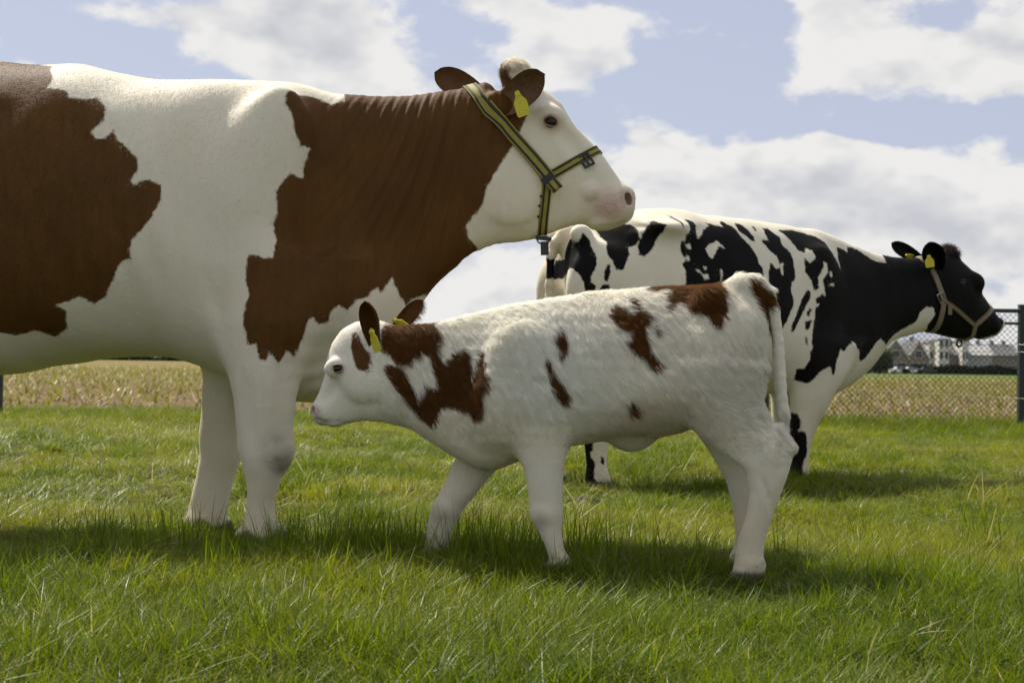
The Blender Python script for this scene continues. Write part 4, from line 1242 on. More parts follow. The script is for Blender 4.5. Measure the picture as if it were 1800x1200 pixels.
# keeper and strap end where the straps meet
p_, n_ = near(962, 314); axc = np.array([J[0] - sz(822, 152)[0], 0, J[1] - sz(822, 152)[1]])
mb = MB(); plate(mb, p_ + n_ * .004, n_, axc, .022, .046, .008); mb.build('keeper', m_black, halt)
axu = axc / np.linalg.norm(axc)
nn_ = 6; V_ = []; acr = []
p_, n_ = near(966, 317)
sd = np.cross(n_, axu); sd /= np.linalg.norm(sd)
for i in range(nn_):
    for j in range(9):
        for k in (0, 1):
            V_.append(p_ + axu * (-.03 + i * .014) + sd * ((j / 8 - .5) * .040) + n_ * (.003 + k * .004)); acr.append(j / 8)
F_ = []
for i in range(nn_ - 1):
    for j in range(8):
        a_ = (i * 9 + j) * 2; bq = (i * 9 + j + 1) * 2; c_ = ((i + 1) * 9 + j + 1) * 2; d_ = ((i + 1) * 9 + j) * 2
        F_.append((a_, bq, c_, d_)); F_.append((a_ + 1, d_ + 1, c_ + 1, bq + 1))
for i in range(nn_ - 1):
    for j in (0, 8):
        a_ = (i * 9 + j) * 2; d_ = ((i + 1) * 9 + j) * 2; F_.append((a_, d_, d_ + 1, a_ + 1))
for i in (0, nn_ - 1):
    for j in range(8):
        a_ = (i * 9 + j) * 2; F_.append((a_, a_ + 2, a_ + 3, a_ + 1))
obj('strap_end', mesh_np('strap_end', np.array(V_), np.array(F_), {'across': acr, 'along': np.zeros(len(acr))}, False), m_web, halt)
# eyelets down the chin strap
for (px, py) in ((951, 345), (948, 362), (946, 381)):
    p_, n_ = near(px, py, .009); mb = MB(); mb.tube([p_ - n_ * .001, p_ + n_ * .003], .0042, 8); mb.build('eyelet', m_black, halt)
# ring and hanging lead end under the chin
q = np.array([sz(955, 423)[0], -.03, sz(955, 423)[1]])
mb = MB(); ringp = [q + np.array([.020 * math.cos(a), 0, .014 * math.sin(a)]) for a in np.linspace(0, 2 * math.pi, 15)]; mb.tube(ringp, .0035, 6, False); mb.build('ring', m_metal, halt, True)
q2 = q + np.array([.004, -.004, -.012]); mb = MB()
plate(mb, q2 + np.array([0, 0, -.016]), np.array([0, -1., 0]), np.array([.05, 0, -1.]), .044, .026, .008); plate(mb, q + np.array([0, -.004, .004]), np.array([0, -1., 0]), np.array([1., 0, -.1]), .052, .012, .012)
mb.build('strap_end', m_black, halt)

# ------------------------------------------------------------------ calf
fr = Frame(0.158, 3.95, R(-10))
def at(px, py, t): s_, z_ = fr.sz(px, py, t); return (s_, t, z_)
b = Body(np.arange(-.80, .74, .0048), np.arange(-.235, .235, .0048), np.arange(-.02, .90, .0048))
L = fr.line
top = L([(620, 575), (660, 574), (700, 574), (750, 571), (800, 561), (850, 548), (900, 538), (950, 529), (1000, 523), (1040, 515), (1090, 509), (1150, 507), (1200, 505), (1250, 501), (1295, 493), (1318, 496), (1334, 508), (1346, 530)])
bot = L([(620, 640), (660, 700), (690, 733), (720, 750), (755, 775), (790, 797), (815, 811), (850, 827), (880, 825), (920, 808), (1000, 784), (1060, 776), (1150, 770), (1200, 758), (1250, 735), (1300, 690), (1332, 620), (1346, 580)])
W_ = [(*fr.sz(x, 650), h) for (x, h) in [(620, .045), (680, .052), (740, .060), (800, .075), (860, .098), (930, .115), (1000, .125), (1100, .135), (1180, .135), (1250, .125), (1310, .105), (1350, .065)]]
b.loft(0.0, top, bot, W_, p=2.05, tilt=-.24, k=.02, sig=.014, cap=.035)
fsym(lambda g: b.ell((at(930, 660, 0)[0], g * .085, at(930, 660, 0)[2]), (.085, .040, .13), .15, .08))      # shoulder
fsym(lambda g: b.ell((at(1278, 640, 0)[0], g * .075, at(1278, 640, 0)[2]), (.098, .052, .15), -.15, .05))    # thigh
fsym(lambda g: b.ell((at(1248, 528, 0)[0], g * .085, at(1248, 528, 0)[2]), (.035, .03, .03), 0, .05))        # hook bone
fsym(lambda g: b.ell((at(1190, 640, 0)[0], g * .165, at(1190, 640, 0)[2]), (.05, .035, .09), .1, .05, '-'))  # flank hollow
fsym(lambda g: b.ell((at(880, 720, 0)[0], g * .085, at(880, 720, 0)[2]), (.05, .035, .07), .1, .07))
b.ell(at(1110, 770, 0), (.050, .034, .034), .1, .035)                                                          # navel
leg(b, fr, [(893, 690), (900, 750), (908, 790), (922, 828), (929, 870), (931, 898), (943, 928), (958, 955), (967, 985), (968, 1017)],
    [(1012, 690), (1002, 750), (997, 790), (991, 830), (990, 880), (989, 910), (986, 935), (990, 965), (997, 990), (1000, 1017)],
    [(690, .050), (760, .048), (830, .040), (885, .034), (920, .030), (945, .023), (980, .027), (1017, .031)], -.080, k=.03)
leg(b, fr, [(850, 740), (805, 800), (778, 858), (758, 893), (750, 925), (747, 955), (738, 990)],
    [(930, 740), (876, 822), (843, 860), (815, 892), (800, 920), (789, 955), (788, 990)],
    [(740, .045), (800, .040), (850, .034), (890, .033), (925, .025), (960, .026), (990, .03)], .075, k=.03)
leg(b, fr, [(1185, 640), (1203, 720), (1222, 760), (1275, 800), (1311, 828), (1319, 865), (1311, 910), (1299, 942), (1293, 975), (1289, 1008), (1288, 1034)],
    [(1336, 640), (1337, 700), (1358, 750), (1385, 776), (1395, 791), (1384, 835), (1372, 868), (1357, 910), (1344, 955), (1342, 985), (1346, 1010), (1347, 1034)],
    [(640, .055), (720, .050), (770, .038), (795, .031), (850, .029), (910, .025), (955, .025), (990, .031), (1034, .034)], -.080, k=.03)
leg(b, fr, [(1195, 640), (1222, 758), (1252, 802), (1276, 842), (1288, 890), (1292, 938), (1287, 972), (1282, 1000), (1277, 1016)],
    [(1330, 640), (1340, 740), (1352, 775), (1345, 810), (1336, 880), (1329, 935), (1324, 970), (1326, 1000), (1330, 1016)],
    [(640, .055), (720, .050), (770, .038), (800, .031), (850, .028), (910, .024), (950, .024), (985, .03), (1016, .033)], .075, k=.03)
for (px, t) in ((970, -.096), (992, -.064), (1305, -.096), (1330, -.062), (750, .06), (772, .09), (1290, .06), (1312, .09)):
    s_ = fr.sz(px, 1000, t)[0]; b.ell((s_ - .006, t, .022), (.034, .019, .026), .25, .012)
# joints: hocks, knees, fetlocks and the tendon groove above the hock
for (t, dx, dy) in ((-.080, 0, 0), (.075, -42, -10)):
    b.cone(at(1366 + dx, 752 + dy, t), at(1389 + dx, 786 + dy, t), .010, .0125, .012)
    b.ell(at(1352 + dx, 800 + dy, t), (.036, .031, .038), .5, .015)
    b.ell((at(1345 + dx, 752 + dy, t)[0], t + math.copysign(.043, t), at(1345 + dx, 752 + dy, t)[2]), (.013, .016, .040), .55, .015, '-')
    b.ell((at(1352 + dx, 880 + dy, t)[0], t + math.copysign(.030, t), at(1345 + dx, 880 + dy, t)[2]), (.006, .010, .055), .22, .010, '-')
    b.ell(at(1318 + dx * .4, 990 + dy, t), (.033, .030, .028), .3, .012)
    b.ell(at(1340 + dx * .4, 992 + dy, t), (.010, .012, .012), .3, .008)
b.ell(at(958, 902, -.080), (.042, .037, .040), .1, .012); b.ell(at(984, 988, -.080), (.026, .029, .026), .2, .012)
b.ell(at(785, 893, .075), (.038, .034, .034), .4, .012); b.ell(at(767, 960, .075), (.028, .028, .024), .2, .012)
# tail
tp = [(1300, 500, .028), (1322, 504, .027), (1345, 519, .022), (1360, 545, .0175), (1367, 600, .0140), (1370, 660, .0135), (1373, 700, .0155), (1376, 728, .0155), (1377, 750, .006)]
tp = [(at(x, y, 0)[0], -.020, at(x, y, 0)[2], r) for (x, y, r) in tp]
b.chain(tp[:4], .018); b.chain(tp[3:], .004)
# head
hA = L([(690, 572), (655, 569), (627, 568), (603, 577), (586, 602), (577, 630), (574, 658), (563, 688), (551, 711)])
hB = L([(775, 660), (745, 705), (715, 730), (688, 739), (645, 738), (615, 744), (592, 749)])
hW = [(*fr.sz(x, y), h) for (x, y, h) in [(700, 640, .052), (660, 620, .060), (625, 635, .062), (605, 665, .048), (590, 695, .038), (575, 720, .034)]]
b.loft(math.atan2(-118, -100), hA, hB, hW, p=2.2, tilt=-.12, k=.025, sig=.007, cap=.015)
b.ell(at(573, 725, 0), (.040, .036, .030), .85, .016)
b.ell(at(560, 722, 0), (.022, .031, .024), .9, .012)
b.ell(at(588, 742, 0), (.024, .024, .013), .1, .010)
fsym(lambda g: b.ell((at(640, 668, 0)[0], g * .045, at(640, 668, 0)[2]), (.045, .020, .055), .6, .03))
fsym(lambda g: b.ell((at(596, 646, 0)[0], g * .052, at(596, 646, 0)[2]), (.026, .016, .024), .5, .018))
fsym(lambda g: b.ell((at(586, 690, 0)[0], g * .052, at(586, 690, 0)[2]), (.030, .018, .016), .9, .02, '-'))
fsym(lambda g: b.ell((at(551, 722, -.02)[0], g * .021, at(551, 722, -.02)[2]), (.010, .011, .014), .3, .005, '-'))
for (px, py) in ((562, 737), (572, 740), (583, 741), (594, 740)):
    fsym(lambda g: b.ell((at(px, py, -.03)[0], g * .036, at(px, py, -.03)[2]), (.009, .012, .003), 0, .004, '-'))
eye_hit = []
for g in (-1, 1):
    c_, d_ = fr.rayl(593, 648); h_ = b.cast(c_, d_, 3.0, 5.0)
    p_ = np.array([h_[0], h_[1] if g < 0 else -h_[1], h_[2]]); eye_hit.append(p_)
    b.ell(p_, (.0145, .010, .0115), .2, .0035, '-')
ears = []
eb = np.array(at(658, 612, -.055)); et = np.array(at(640, 530, -.105))
ears.append(mat_ear(eb, et, np.array([1, -.25, 0]), .060, .030, (-.5, -1, .2), .03, .03, 0.0, curl=-.1))
eb2 = np.array(at(688, 588, .05)); et2 = np.array(at(740, 528, .13))
ears.append(mat_ear(eb2, et2, np.array([.8, .5, -.9]), .050, .024, (-.6, -1, -.1), .03, .03, 0.0))
c4 = lambda p_: crop(p_, 530, 500, 4)
c8 = lambda p_: crop(p_, 840, 460, 3)
CP = [c4([(345, 345), (375, 330), (395, 360), (420, 400), (440, 450), (475, 480), (485, 520), (475, 590), (445, 606), (410, 600), (385, 570), (365, 510), (345, 440)]),
      c4([(545, 300), (560, 270), (900, 265), (925, 300), (955, 350), (962, 405), (930, 420), (955, 480), (960, 520), (985, 545), (960, 560), (905, 530), (880, 500), (835, 470), (825, 515), (790, 505), (755, 560), (700, 565), (655, 545), (610, 490), (565, 460), (548, 380)]),
      c4([(905, 530), (950, 540), (990, 545), (1030, 520), (1060, 470), (1110, 452), (1150, 465), (1180, 500), (1192, 560), (1195, 640), (1215, 640), (1230, 570), (1240, 470), (1260, 452), (1290, 475), (1290, 560), (1315, 640), (1318, 720), (1290, 780), (1300, 850), (1280, 910), (1240, 945), (1200, 930), (1185, 890), (1110, 870), (1020, 850), (975, 870), (950, 930), (930, 970), (905, 1000), (870, 970), (830, 955), (790, 920), (760, 850), (700, 780), (650, 740), (600, 660), (570, 610), (575, 570), (600, 555), (640, 570), (690, 590), (725, 640), (760, 690), (790, 740), (815, 790), (835, 740), (860, 690), (900, 720), (960, 730), (950, 670), (910, 610)]),
      c8([(395, 385), (430, 338), (455, 365), (480, 420), (478, 460), (440, 495), (425, 450), (400, 410)]),
      c8([(358, 500), (380, 525), (400, 580), (440, 620), (482, 690), (484, 762), (440, 742), (395, 690), (390, 630), (362, 560)]),
      c8([(678, 265), (715, 220), (760, 240), (782, 268), (805, 255), (788, 195), (800, 175), (830, 205), (850, 245), (905, 300), (882, 345), (892, 405), (915, 470), (962, 545), (930, 560), (880, 505), (820, 485), (778, 425), (792, 365), (750, 350), (715, 318)]),
      c8([(920, 345), (945, 325), (962, 350), (955, 380), (925, 380)]),
      c8([(850, 100), (860, 150), (960, 160), (975, 200), (1000, 245), (1030, 200), (1070, 205), (1110, 245), (1200, 290), (1250, 342), (1285, 345), (1318, 250), (1300, 190), (1272, 80)]),
      c8([(1425, 90), (1470, 90), (1570, 170), (1590, 235), (1535, 240), (1530, 290), (1550, 350), (1553, 430), (1535, 640), (1510, 640), (1528, 420), (1515, 300), (1475, 220), (1430, 150)]),
      c8([(770, 740), (795, 745), (810, 730), (825, 755), (858, 765), (840, 790), (815, 800), (785, 818), (785, 785)])]
cpolys = px_polys(fr, [(CP[0], -.06), (CP[1], -.055), (CP[2], -.07), (CP[3], -.12), (CP[4], -.12), (CP[5], -.11), (CP[6], -.12), (CP[7], -.09), (CP[8], -.03), (CP[9], -.125)])
def calf_attrs(V):
    pt = patches_sd(V[:, [0, 2]], cpolys)
    # the tail's brown streak belongs to its near side only
    pink = np.clip(blob(V, at(556, 724, 0), (.042, .2, .034)) * 1.4, 0, .75)
    for e_ in eye_hit: pink = np.maximum(pink, np.clip(blob(V, e_, (.030, .04, .025)) * 1.7, 0, .7))
    sm = .30 * blob(V, at(946, 915, -.12), (.045, .10, .045))
    sm = np.maximum(sm, blob(V, (at(551, 722, -.02)[0], -.02, at(551, 722, -.02)[2]), (.013, .016, .017)) * 1.3)
    sm = np.maximum(sm, .35 * blob(V, at(562, 738, -.03), (.03, .1, .012)))
    sm = np.maximum(sm, .6 * blob(V, at(1341, 988, -.08), (.012, .05, .012)))
    sm = np.maximum(sm, .32 * blob(V, at(768, 905, .06), (.05, .10, .055)))
    sm = np.maximum(sm, mouth_line(V, L([(556, 733), (566, 739), (577, 741), (588, 741), (597, 738)], -.03), .005, .5))
    hoof = np.clip((.050 - V[:, 2]) / .012, 0, 1)
    z0 = np.zeros(len(V))
    return {'patch': pt, 'pink': np.clip(pink, 0, 1), 'smudge': np.clip(sm, 0, 1), 'hoof': hoof, 'wrinkle': z0, 'wrinkle_u': z0}
cs = {k: np.array(at(*v, 0)) for k, v in dict(head=(600, 660), bodyc=(1080, 640)).items()}
m_calf = coat_mat('calf_coat', (.78, .74, .66), (.11, .045, .011), (.085, .034, .009), edge=.010, fine=500)
def calf_disp(V, a):
    trunk = np.clip((V[:, 0] - cs['head'][0]) / .2, 0, 1) * np.clip((V[:, 2] - .25) / .15, 0, 1)
    return trunk * (.0009 * noise3(V, 45, 311) + .0006 * noise3(V, 130, 312))
calf, calf_o, V, Q, A_ = finish_body('calf', fr, b, ears, calf_attrs, m_calf, 'small shaggy white calf with red-brown patches standing in front of the cow', 'calf', disp=calf_disp, shade_h=.75, relief=.15)
calf_b = b; calf_f = fr
for e_ in eye_hit:
    ev, ef = sphere_np((e_[0], e_[1] - math.copysign(.0095, e_[1]), e_[2]), .0138)
    obj('eye', mesh_np('eye', ev, ef), m_eye, calf)
    eyelid(calf, e_, .0150, .0122, .25, .0024, m_lid)
tag_mesh('ear_tag', at(658, 598, -.118), np.array(at(650, 572, -.1)) - np.array(at(664, 618, -.1)), (1, -.9, 0), .068, .036).build('ear_tag', m_tag, calf)['label'] = 'yellow tag hanging in the near ear'
tag_mesh('ear_tag', at(704, 571, .068), np.array(at(695, 564, .06)) - np.array(at(722, 584, .06)), (.6, -.6, .9), .058, .036).build('ear_tag', m_tag, calf)['label'] = 'yellow tag in the far ear'
cf = np.random.default_rng(33)
def calf_len(P):
    # short on face and lower legs, long and shaggy on the trunk
    s_ = P[:, 0]; z_ = P[:, 2]
    facing = np.clip((s_ - at(620, 650, 0)[0]) / .16, 0, 1)
    legz = np.clip((z_ - .34) / .14, 0, 1)
    l = .0060 + .0210 * facing * legz
    l = l * (1 + .25 * noise3(P, 18, 51)) * cf.uniform(.55, 1.2, len(P))
    tuft = np.clip(1 - np.abs(z_ - at(1378, 750, 0)[2]) / .08, 0, 1) * (s_ > at(1358, 700, 0)[0])
    l = np.where(s_ > at(1354, 600, 0)[0], np.minimum(l, .009), l)
    return np.clip(l, .004, .030) + .014 * tuft
def calf_flow(P):
    f = np.zeros_like(P)
    n1c = noise3(P, 16, 61); n2c = noise3(P, 16, 62); n3c = noise3(P, 34, 63)
    trunk = np.clip((P[:, 0] - at(880, 600, 0)[0]) / .2, 0, 1)[:] * np.clip((P[:, 2] - .3) / .1, 0, 1)
    f[:, 0] = .62 + .40 * trunk * n1c + .22 * n3c
    f[:, 2] = -.85 + .35 * trunk * n2c + .2 * n1c
    f[:, 1] = .15 * n3c
    face = P[:, 0] < at(640, 650, 0)[0]
    f[face, 0] = -.5; f[face, 2] = -.8
    low = P[:, 2] < .28
    f[low, 0] *= .3; f[low, 2] = -1
    return f
vis = np.where(V[:, 1] > .05, .35, 1.0)
fur_for('fur', calf, V, Q, A_, 300000, cf, calf_len, calf_flow, (.92, .885, .80), (.150, .063, .015), .17, .00040, .22, .006, vis, clump=.24)

# ------------------------------------------------------------------ black and white cow
fr = Frame(0.84, 7.0, R(25))
def at(px, py, t): s_, z_ = fr.sz(px, py, t); return (s_, t, z_)
L = fr.line
b = Body(np.concatenate([np.arange(-.95, 1.05, .010), np.arange(1.05, 2.05, .0065)]), np.arange(-.42, .42, .008), np.arange(-.02, 1.48, .0075))
top = L([(985, 425), (1005, 408), (1030, 398), (1060, 390), (1090, 378), (1120, 368), (1160, 366), (1195, 367), (1220, 375), (1260, 380), (1300, 384), (1350, 391), (1390, 398), (1430, 403), (1460, 413), (1490, 426), (1530, 442), (1565, 451), (1600, 454), (1625, 452)])
bot = L([(985, 520), (1005, 570), (1030, 610), (1060, 640), (1120, 655), (1200, 668), (1350, 690), (1420, 704), (1460, 694), (1490, 678), (1515, 658), (1535, 634), (1555, 607), (1580, 590), (1610, 581), (1630, 578)])
W_ = [(*fr.sz(x, 500), h) for (x, h) in [(985, .10), (1010, .15), (1060, .21), (1110, .25), (1170, .28), (1250, .30), (1330, .28), (1400, .225), (1460, .17), (1520, .13), (1570, .105), (1630, .09)]]
b.loft(0.0, top, bot, W_, p=2.1, tilt=-.18, k=.02, sig=.022, cap=.05)
fsym(lambda g: b.ell((at(1180, 400, -.2)[0], g * .185, at(1180, 400, -.2)[2]), (.09, .06, .025), 0, .10))     # hook bones
fsym(lambda g: b.ell((at(1022, 412, -.13)[0], g * .125, at(1022, 412, -.13)[2]), (.06, .045, .05), 0, .05))   # pin bones
fsym(lambda g: b.ell((at(1060, 520, -.15)[0], g * .15, at(1060, 520, -.15)[2]), (.19, .085, .25), .25, .08))   # thighs
fsym(lambda g: b.ell((at(1225, 440, -.25)[0], g * .325, at(1225, 440, -.25)[2]), (.11, .06, .08), .3, .07, '-')) # hunger hollow
fsym(lambda g: b.ell((at(1425, 520, -.15)[0], g * .165, at(1425, 520, -.15)[2]), (.13, .065, .25), -.3, .09))  # shoulder
fsym(lambda g: b.ell((at(1425, 620, -.15)[0], g * .165, at(1425, 620, -.15)[2]), (.15, .07, .13), .2, .08))
leg(b, fr, [(1510, 600), (1490, 650), (1462, 690), (1450, 718), (1437, 742), (1428, 765), (1421, 790), (1418, 815), (1420, 838), (1428, 856)],
    [(1375, 600), (1385, 650), (1392, 690), (1394, 718), (1393, 745), (1393, 770), (1395, 795), (1393, 815), (1388, 838), (1384, 856)],
    [(600, .07), (650, .07), (700, .062), (745, .058), (790, .040), (820, .042), (856, .05)], -.17, k=.04)
leg(b, fr, [(1465, 600), (1440, 650), (1420, 690), (1408, 718), (1402, 742), (1395, 765), (1390, 790), (1388, 810), (1392, 832), (1398, 846)],
    [(1340, 600), (1350, 650), (1356, 690), (1358, 718), (1360, 745), (1362, 770), (1364, 795), (1362, 812), (1360, 830), (1358, 846)],
    [(600, .07), (650, .07), (700, .060), (745, .055), (790, .038), (820, .040), (846, .048)], .14, k=.04)
leg(b, fr, [(1150, 560), (1128, 620), (1102, 680), (1084, 720), (1074, 750), (1068, 785), (1066, 815), (1072, 840), (1080, 862)],
    [(1010, 560), (1005, 620), (1012, 670), (1014, 700), (1016, 722), (1028, 780), (1032, 815), (1030, 840), (1028, 862)],
    [(560, .09), (640, .07), (700, .050), (730, .045), (790, .036), (820, .040), (862, .050)], -.17, k=.04)
leg(b, fr, [(1085, 560), (1060, 620), (1030, 680), (1012, 715), (1000, 745), (990, 785), (987, 812), (990, 832), (994, 848)],
    [(955, 560), (945, 620), (945, 670), (946, 700), (946, 720), (952, 780), (955, 812), (952, 832), (948, 848)],
    [(560, .09), (640, .07), (700, .050), (730, .045), (790, .036), (820, .040), (848, .048)], .16, k=.04)
# tail
tp = [(1008, 408, .045), (990, 413, .036), (975, 428, .030), (968, 450, .026), (966, 500, .023), (966, 560, .021), (966, 620, .022), (967, 680, .034), (968, 720, .012)]
b.chain([(at(x, y, .02)[0], .02, at(x, y, .02)[2], r) for (x, y, r) in tp], .02)
# head
hA = L([(1585, 455), (1610, 452), (1640, 446), (1662, 444), (1682, 456), (1700, 474), (1712, 488), (1717, 502), (1717, 512), (1731, 531), (1741, 545), (1752, 555)])
hB = L([(1560, 570), (1585, 585), (1615, 580), (1640, 584), (1665, 592), (1690, 598), (1712, 593), (1728, 595)])
hW = [(*fr.sz(x, y), h) for (x, y, h) in [(1600, 520, .085), (1640, 515, .10), (1675, 510, .108), (1700, 535, .085), (1720, 560, .065), (1740, 572, .060)]]
b.loft(-.55, hA, hB, hW, p=2.3, tilt=.10, k=.03, sig=.010, cap=.02)
b.ell(at(1738, 573, 0), (.068, .068, .058), -.5, .02)
b.ell(at(1749, 570, 0), (.042, .060, .046), -.6, .015)
b.ell(at(1728, 590, 0), (.050, .045, .020), .1, .012)
b.ell(at(1668, 449, 0), (.050, .05, .035), -.6, .03)
fsym(lambda g: b.ell((at(1700, 496, 0)[0], g * .080, at(1700, 496, 0)[2]), (.042, .024, .034), -.6, .045))
fsym(lambda g: b.ell((at(1757, 567, 0)[0], g * .036, at(1757, 567, 0)[2]), (.014, .018, .022), .2, .008, '-'))
for (px, py) in ((1752, 588), (1740, 589), (1728, 588), (1716, 586)):
    fsym(lambda g: b.ell((at(px, py, -.05)[0], g * .064, at(px, py, -.05)[2]), (.018, .016, .005), .1, .006, '-'))
eye_hit = []
for g in (-1, 1):
    c_, d_ = fr.rayl(1694, 497); h_ = b.cast(c_, d_, 5.5, 9.0)
    p_ = np.array([h_[0], h_[1] if g < 0 else -h_[1], h_[2]]); eye_hit.append(p_)
    b.ell(p_, (.024, .016, .016), -.4, .006, '-')
ears = []
ears.append(mat_ear(at(1650, 478, -.10), at(1634, 426, -.19), np.array([1, -.35, -.1]), .120, .05, (-.2, -1, .3), .05, .05, curl=0))
ears.append(mat_ear(at(1625, 460, .09), at(1566, 428, .20), np.array([.3, .1, 1]), .085, .035, (.6, -.6, -.3), .05, .05))
cA = lambda p_: crop(p_, 920, 350, 3)
cB = lambda p_: crop(p_, 920, 380, 6)
cC = lambda p_: crop(p_, 1200, 370, 6)
cD = lambda p_: crop(p_, 1340, 540, 6.665)
cE = lambda p_: crop(p_, 1480, 400, 3.75)
BP = [cB([(500, 180), (570, 160), (600, 220), (650, 270), (690, 200), (710, 150), (780, 240), (785, 320), (812, 420), (800, 500), (770, 580), (735, 640), (735, 690), (780, 730), (780, 800), (760, 900), (690, 900), (670, 720), (640, 620), (570, 510), (550, 380), (490, 270)]),
      cB([(950, 110), (1000, 75), (1200, 45), (1290, 75), (1312, 110), (1300, 240), (1270, 290), (1180, 325), (1170, 400), (1110, 490), (1070, 570), (990, 560), (975, 480), (930, 400), (935, 310), (980, 250), (960, 190)]),
      cB([(1410, 45), (1450, 45), (1512, 90), (1490, 180), (1410, 330), (1320, 420), (1275, 400), (1280, 300), (1340, 170)]),
      cB([(905, 510), (940, 500), (935, 600), (895, 690), (865, 670), (870, 590)]),
      cB([(800, 800), (850, 720), (915, 710), (915, 800), (880, 900), (800, 900)]),
      cC([(-30, 20), (5, 40), (25, 120), (15, 200), (-5, 150), (-20, 80)]),
      cC([(110, 70), (200, 90), (225, 150), (200, 220), (185, 300), (215, 290), (300, 190), (380, 140), (360, 100), (430, 130), (530, 160), (520, 110), (560, 90), (595, 130), (650, 160), (690, 280), (750, 360), (790, 470), (800, 570), (825, 600), (825, 740), (800, 900), (820, 1150), (500, 1500), (0, 1400), (-150, 1100), (0, 800), (20, 640), (0, 560), (60, 500), (20, 470), (0, 400), (20, 320), (60, 320), (60, 270), (120, 180)]),
      cC([(690, 120), (740, 110), (790, 170), (832, 270), (825, 325), (780, 310), (720, 240), (690, 200)]),
      cC([(865, 145), (895, 150), (900, 205), (880, 205)]),
      cC([(990, 160), (1060, 160), (1085, 210), (1130, 260), (1130, 370), (1190, 420), (1210, 480), (1200, 700), (1150, 760), (1125, 840), (1150, 940), (1140, 1000), (1060, 1150), (1000, 1250), (900, 1300), (880, 1100), (900, 870), (870, 770), (890, 650), (930, 545), (975, 610), (1030, 600), (1020, 480), (960, 430), (900, 310), (940, 290), (985, 310)]),
      cC([(1120, 190), (1300, 185), (1400, 200), (1540, 260), (1620, 330), (1640, 440), (1620, 470), (1680, 540), (1715, 620), (1725, 500), (1760, 370), (1850, 400), (1900, 450), (2000, 900), (1900, 1300), (1300, 1250), (1340, 1100), (1380, 980), (1450, 900), (1440, 720), (1500, 660), (1500, 560), (1470, 540), (1450, 620), (1390, 700), (1390, 820), (1330, 850), (1320, 730), (1260, 640), (1280, 500), (1330, 550), (1400, 500), (1380, 420), (1330, 400), (1300, 450), (1250, 420), (1220, 350), (1170, 260)]),
      cC([(1270, 830), (1300, 850), (1290, 920), (1230, 1020), (1170, 1130), (1090, 1260), (1050, 1300), (1060, 1200), (1150, 1050), (1200, 930)]),
      cC([(1270, 1030), (1300, 1040), (1270, 1110), (1235, 1110)]),
      cC([(1350, 930), (1430, 880), (1440, 920), (1380, 990), (1345, 980)]),
      cD([(425, 170), (500, 160), (480, 240), (440, 280), (415, 250)]), cD([(415, 350), (440, 350), (440, 440), (415, 420)]),
      cD([(560, 0), (1200, -300), (1900, -200), (1900, 100), (1733, 170), (1560, 310), (1420, 420), (1350, 530), (1300, 600), (1240, 640), (1200, 590), (1180, 530), (1080, 460), (1060, 400), (960, 450), (900, 520), (860, 490), (830, 560), (800, 640), (780, 770), (755, 800), (735, 700), (690, 700), (600, 750), (560, 820), (490, 890), (360, 850), (355, 720), (430, 710), (480, 620), (470, 540), (500, 480), (490, 400), (500, 300), (540, 160)]),
      cE([(50, 120), (120, 135), (180, 180), (220, 210), (300, 235), (310, 190), (330, 100), (500, 60), (900, 60), (1100, 600), (1050, 700), (950, 740), (880, 720), (860, 740), (640, 700), (600, 690), (575, 640), (610, 575), (590, 530), (540, 520), (500, 560), (480, 620), (330, 710), (270, 770), (-100, 500), (-50, 300)]),
      [(1388, 725), (1396, 726), (1400, 742), (1396, 757), (1404, 756), (1408, 770), (1410, 795), (1402, 815), (1403, 840), (1408, 860), (1380, 865), (1378, 800), (1384, 760)],
      [(1025, 770), (1037, 775), (1036, 790), (1033, 800), (1040, 815), (1038, 838), (1045, 850), (1055, 848), (1058, 860), (1025, 870)],
      [(1050, 801), (1057, 803), (1056, 815), (1049, 813)]]
BH = [cC([(260, 400), (300, 350), (360, 340), (400, 315), (450, 370), (455, 400), (400, 370), (340, 460), (310, 500), (280, 490)]),
      cC([(120, 610), (150, 620), (190, 680), (230, 660), (240, 720), (190, 740), (170, 660), (130, 640)]), cC([(205, 590), (235, 595), (230, 630), (208, 625)]), cC([(60, 350), (110, 340), (120, 400), (80, 400)]), cC([(60, 470), (95, 460), (90, 520), (60, 520)]),
      cC([(365, 630), (382, 610), (375, 740), (358, 740)]), cC([(1030, 560), (1085, 555), (1060, 600), (1050, 680), (1030, 660)]), cC([(1565, 640), (1600, 640), (1600, 700), (1575, 690)]), cC([(1550, 770), (1610, 765), (1610, 790), (1560, 795)])]
bpolys = px_polys(fr, [(q, -.24) for q in BP[:10]] + [(q, -.20) for q in BP[10:17]] + [(BP[17], -.08)] + [(q, -.17) for q in BP[18:]])
bholes = px_polys(fr, [(q, -.24) for q in BH])
def bw_attrs(V):
    pt = patches_sd(V[:, [0, 2]], bpolys, bholes)
    # rump and tail: black, tan and white streaks seen from behind
    tailm = (V[:, 0] < at(1006, 450, 0)[0] - .02) & (np.abs(V[:, 1] - .02) < .05)
    pt = np.where(tailm, -.05, pt)
    pt = np.where(tailm, np.maximum(pt, .045 - np.abs(V[:, 2] - at(968, 472, 0)[2])), pt)
    far_side = (V[:, 1] > .07) & (V[:, 0] < at(1060, 450, 0)[0])
    pt = np.where(far_side, -.05, pt)
    xs_t = np.where(far_side & (V[:, 2] > .45), .8, 0.0) + np.where(tailm, .65, 0.0)
    pink = np.zeros(len(V))
    z0 = np.zeros(len(V))
    hoof = np.clip((.055 - V[:, 2]) / .012, 0, 1)
    return {'patch': pt, 'pink': pink, 'smudge': z0, 'hoof': hoof, 'wrinkle': z0, 'wrinkle_u': z0, 'extra_tan': np.clip(xs_t, 0, .85)}
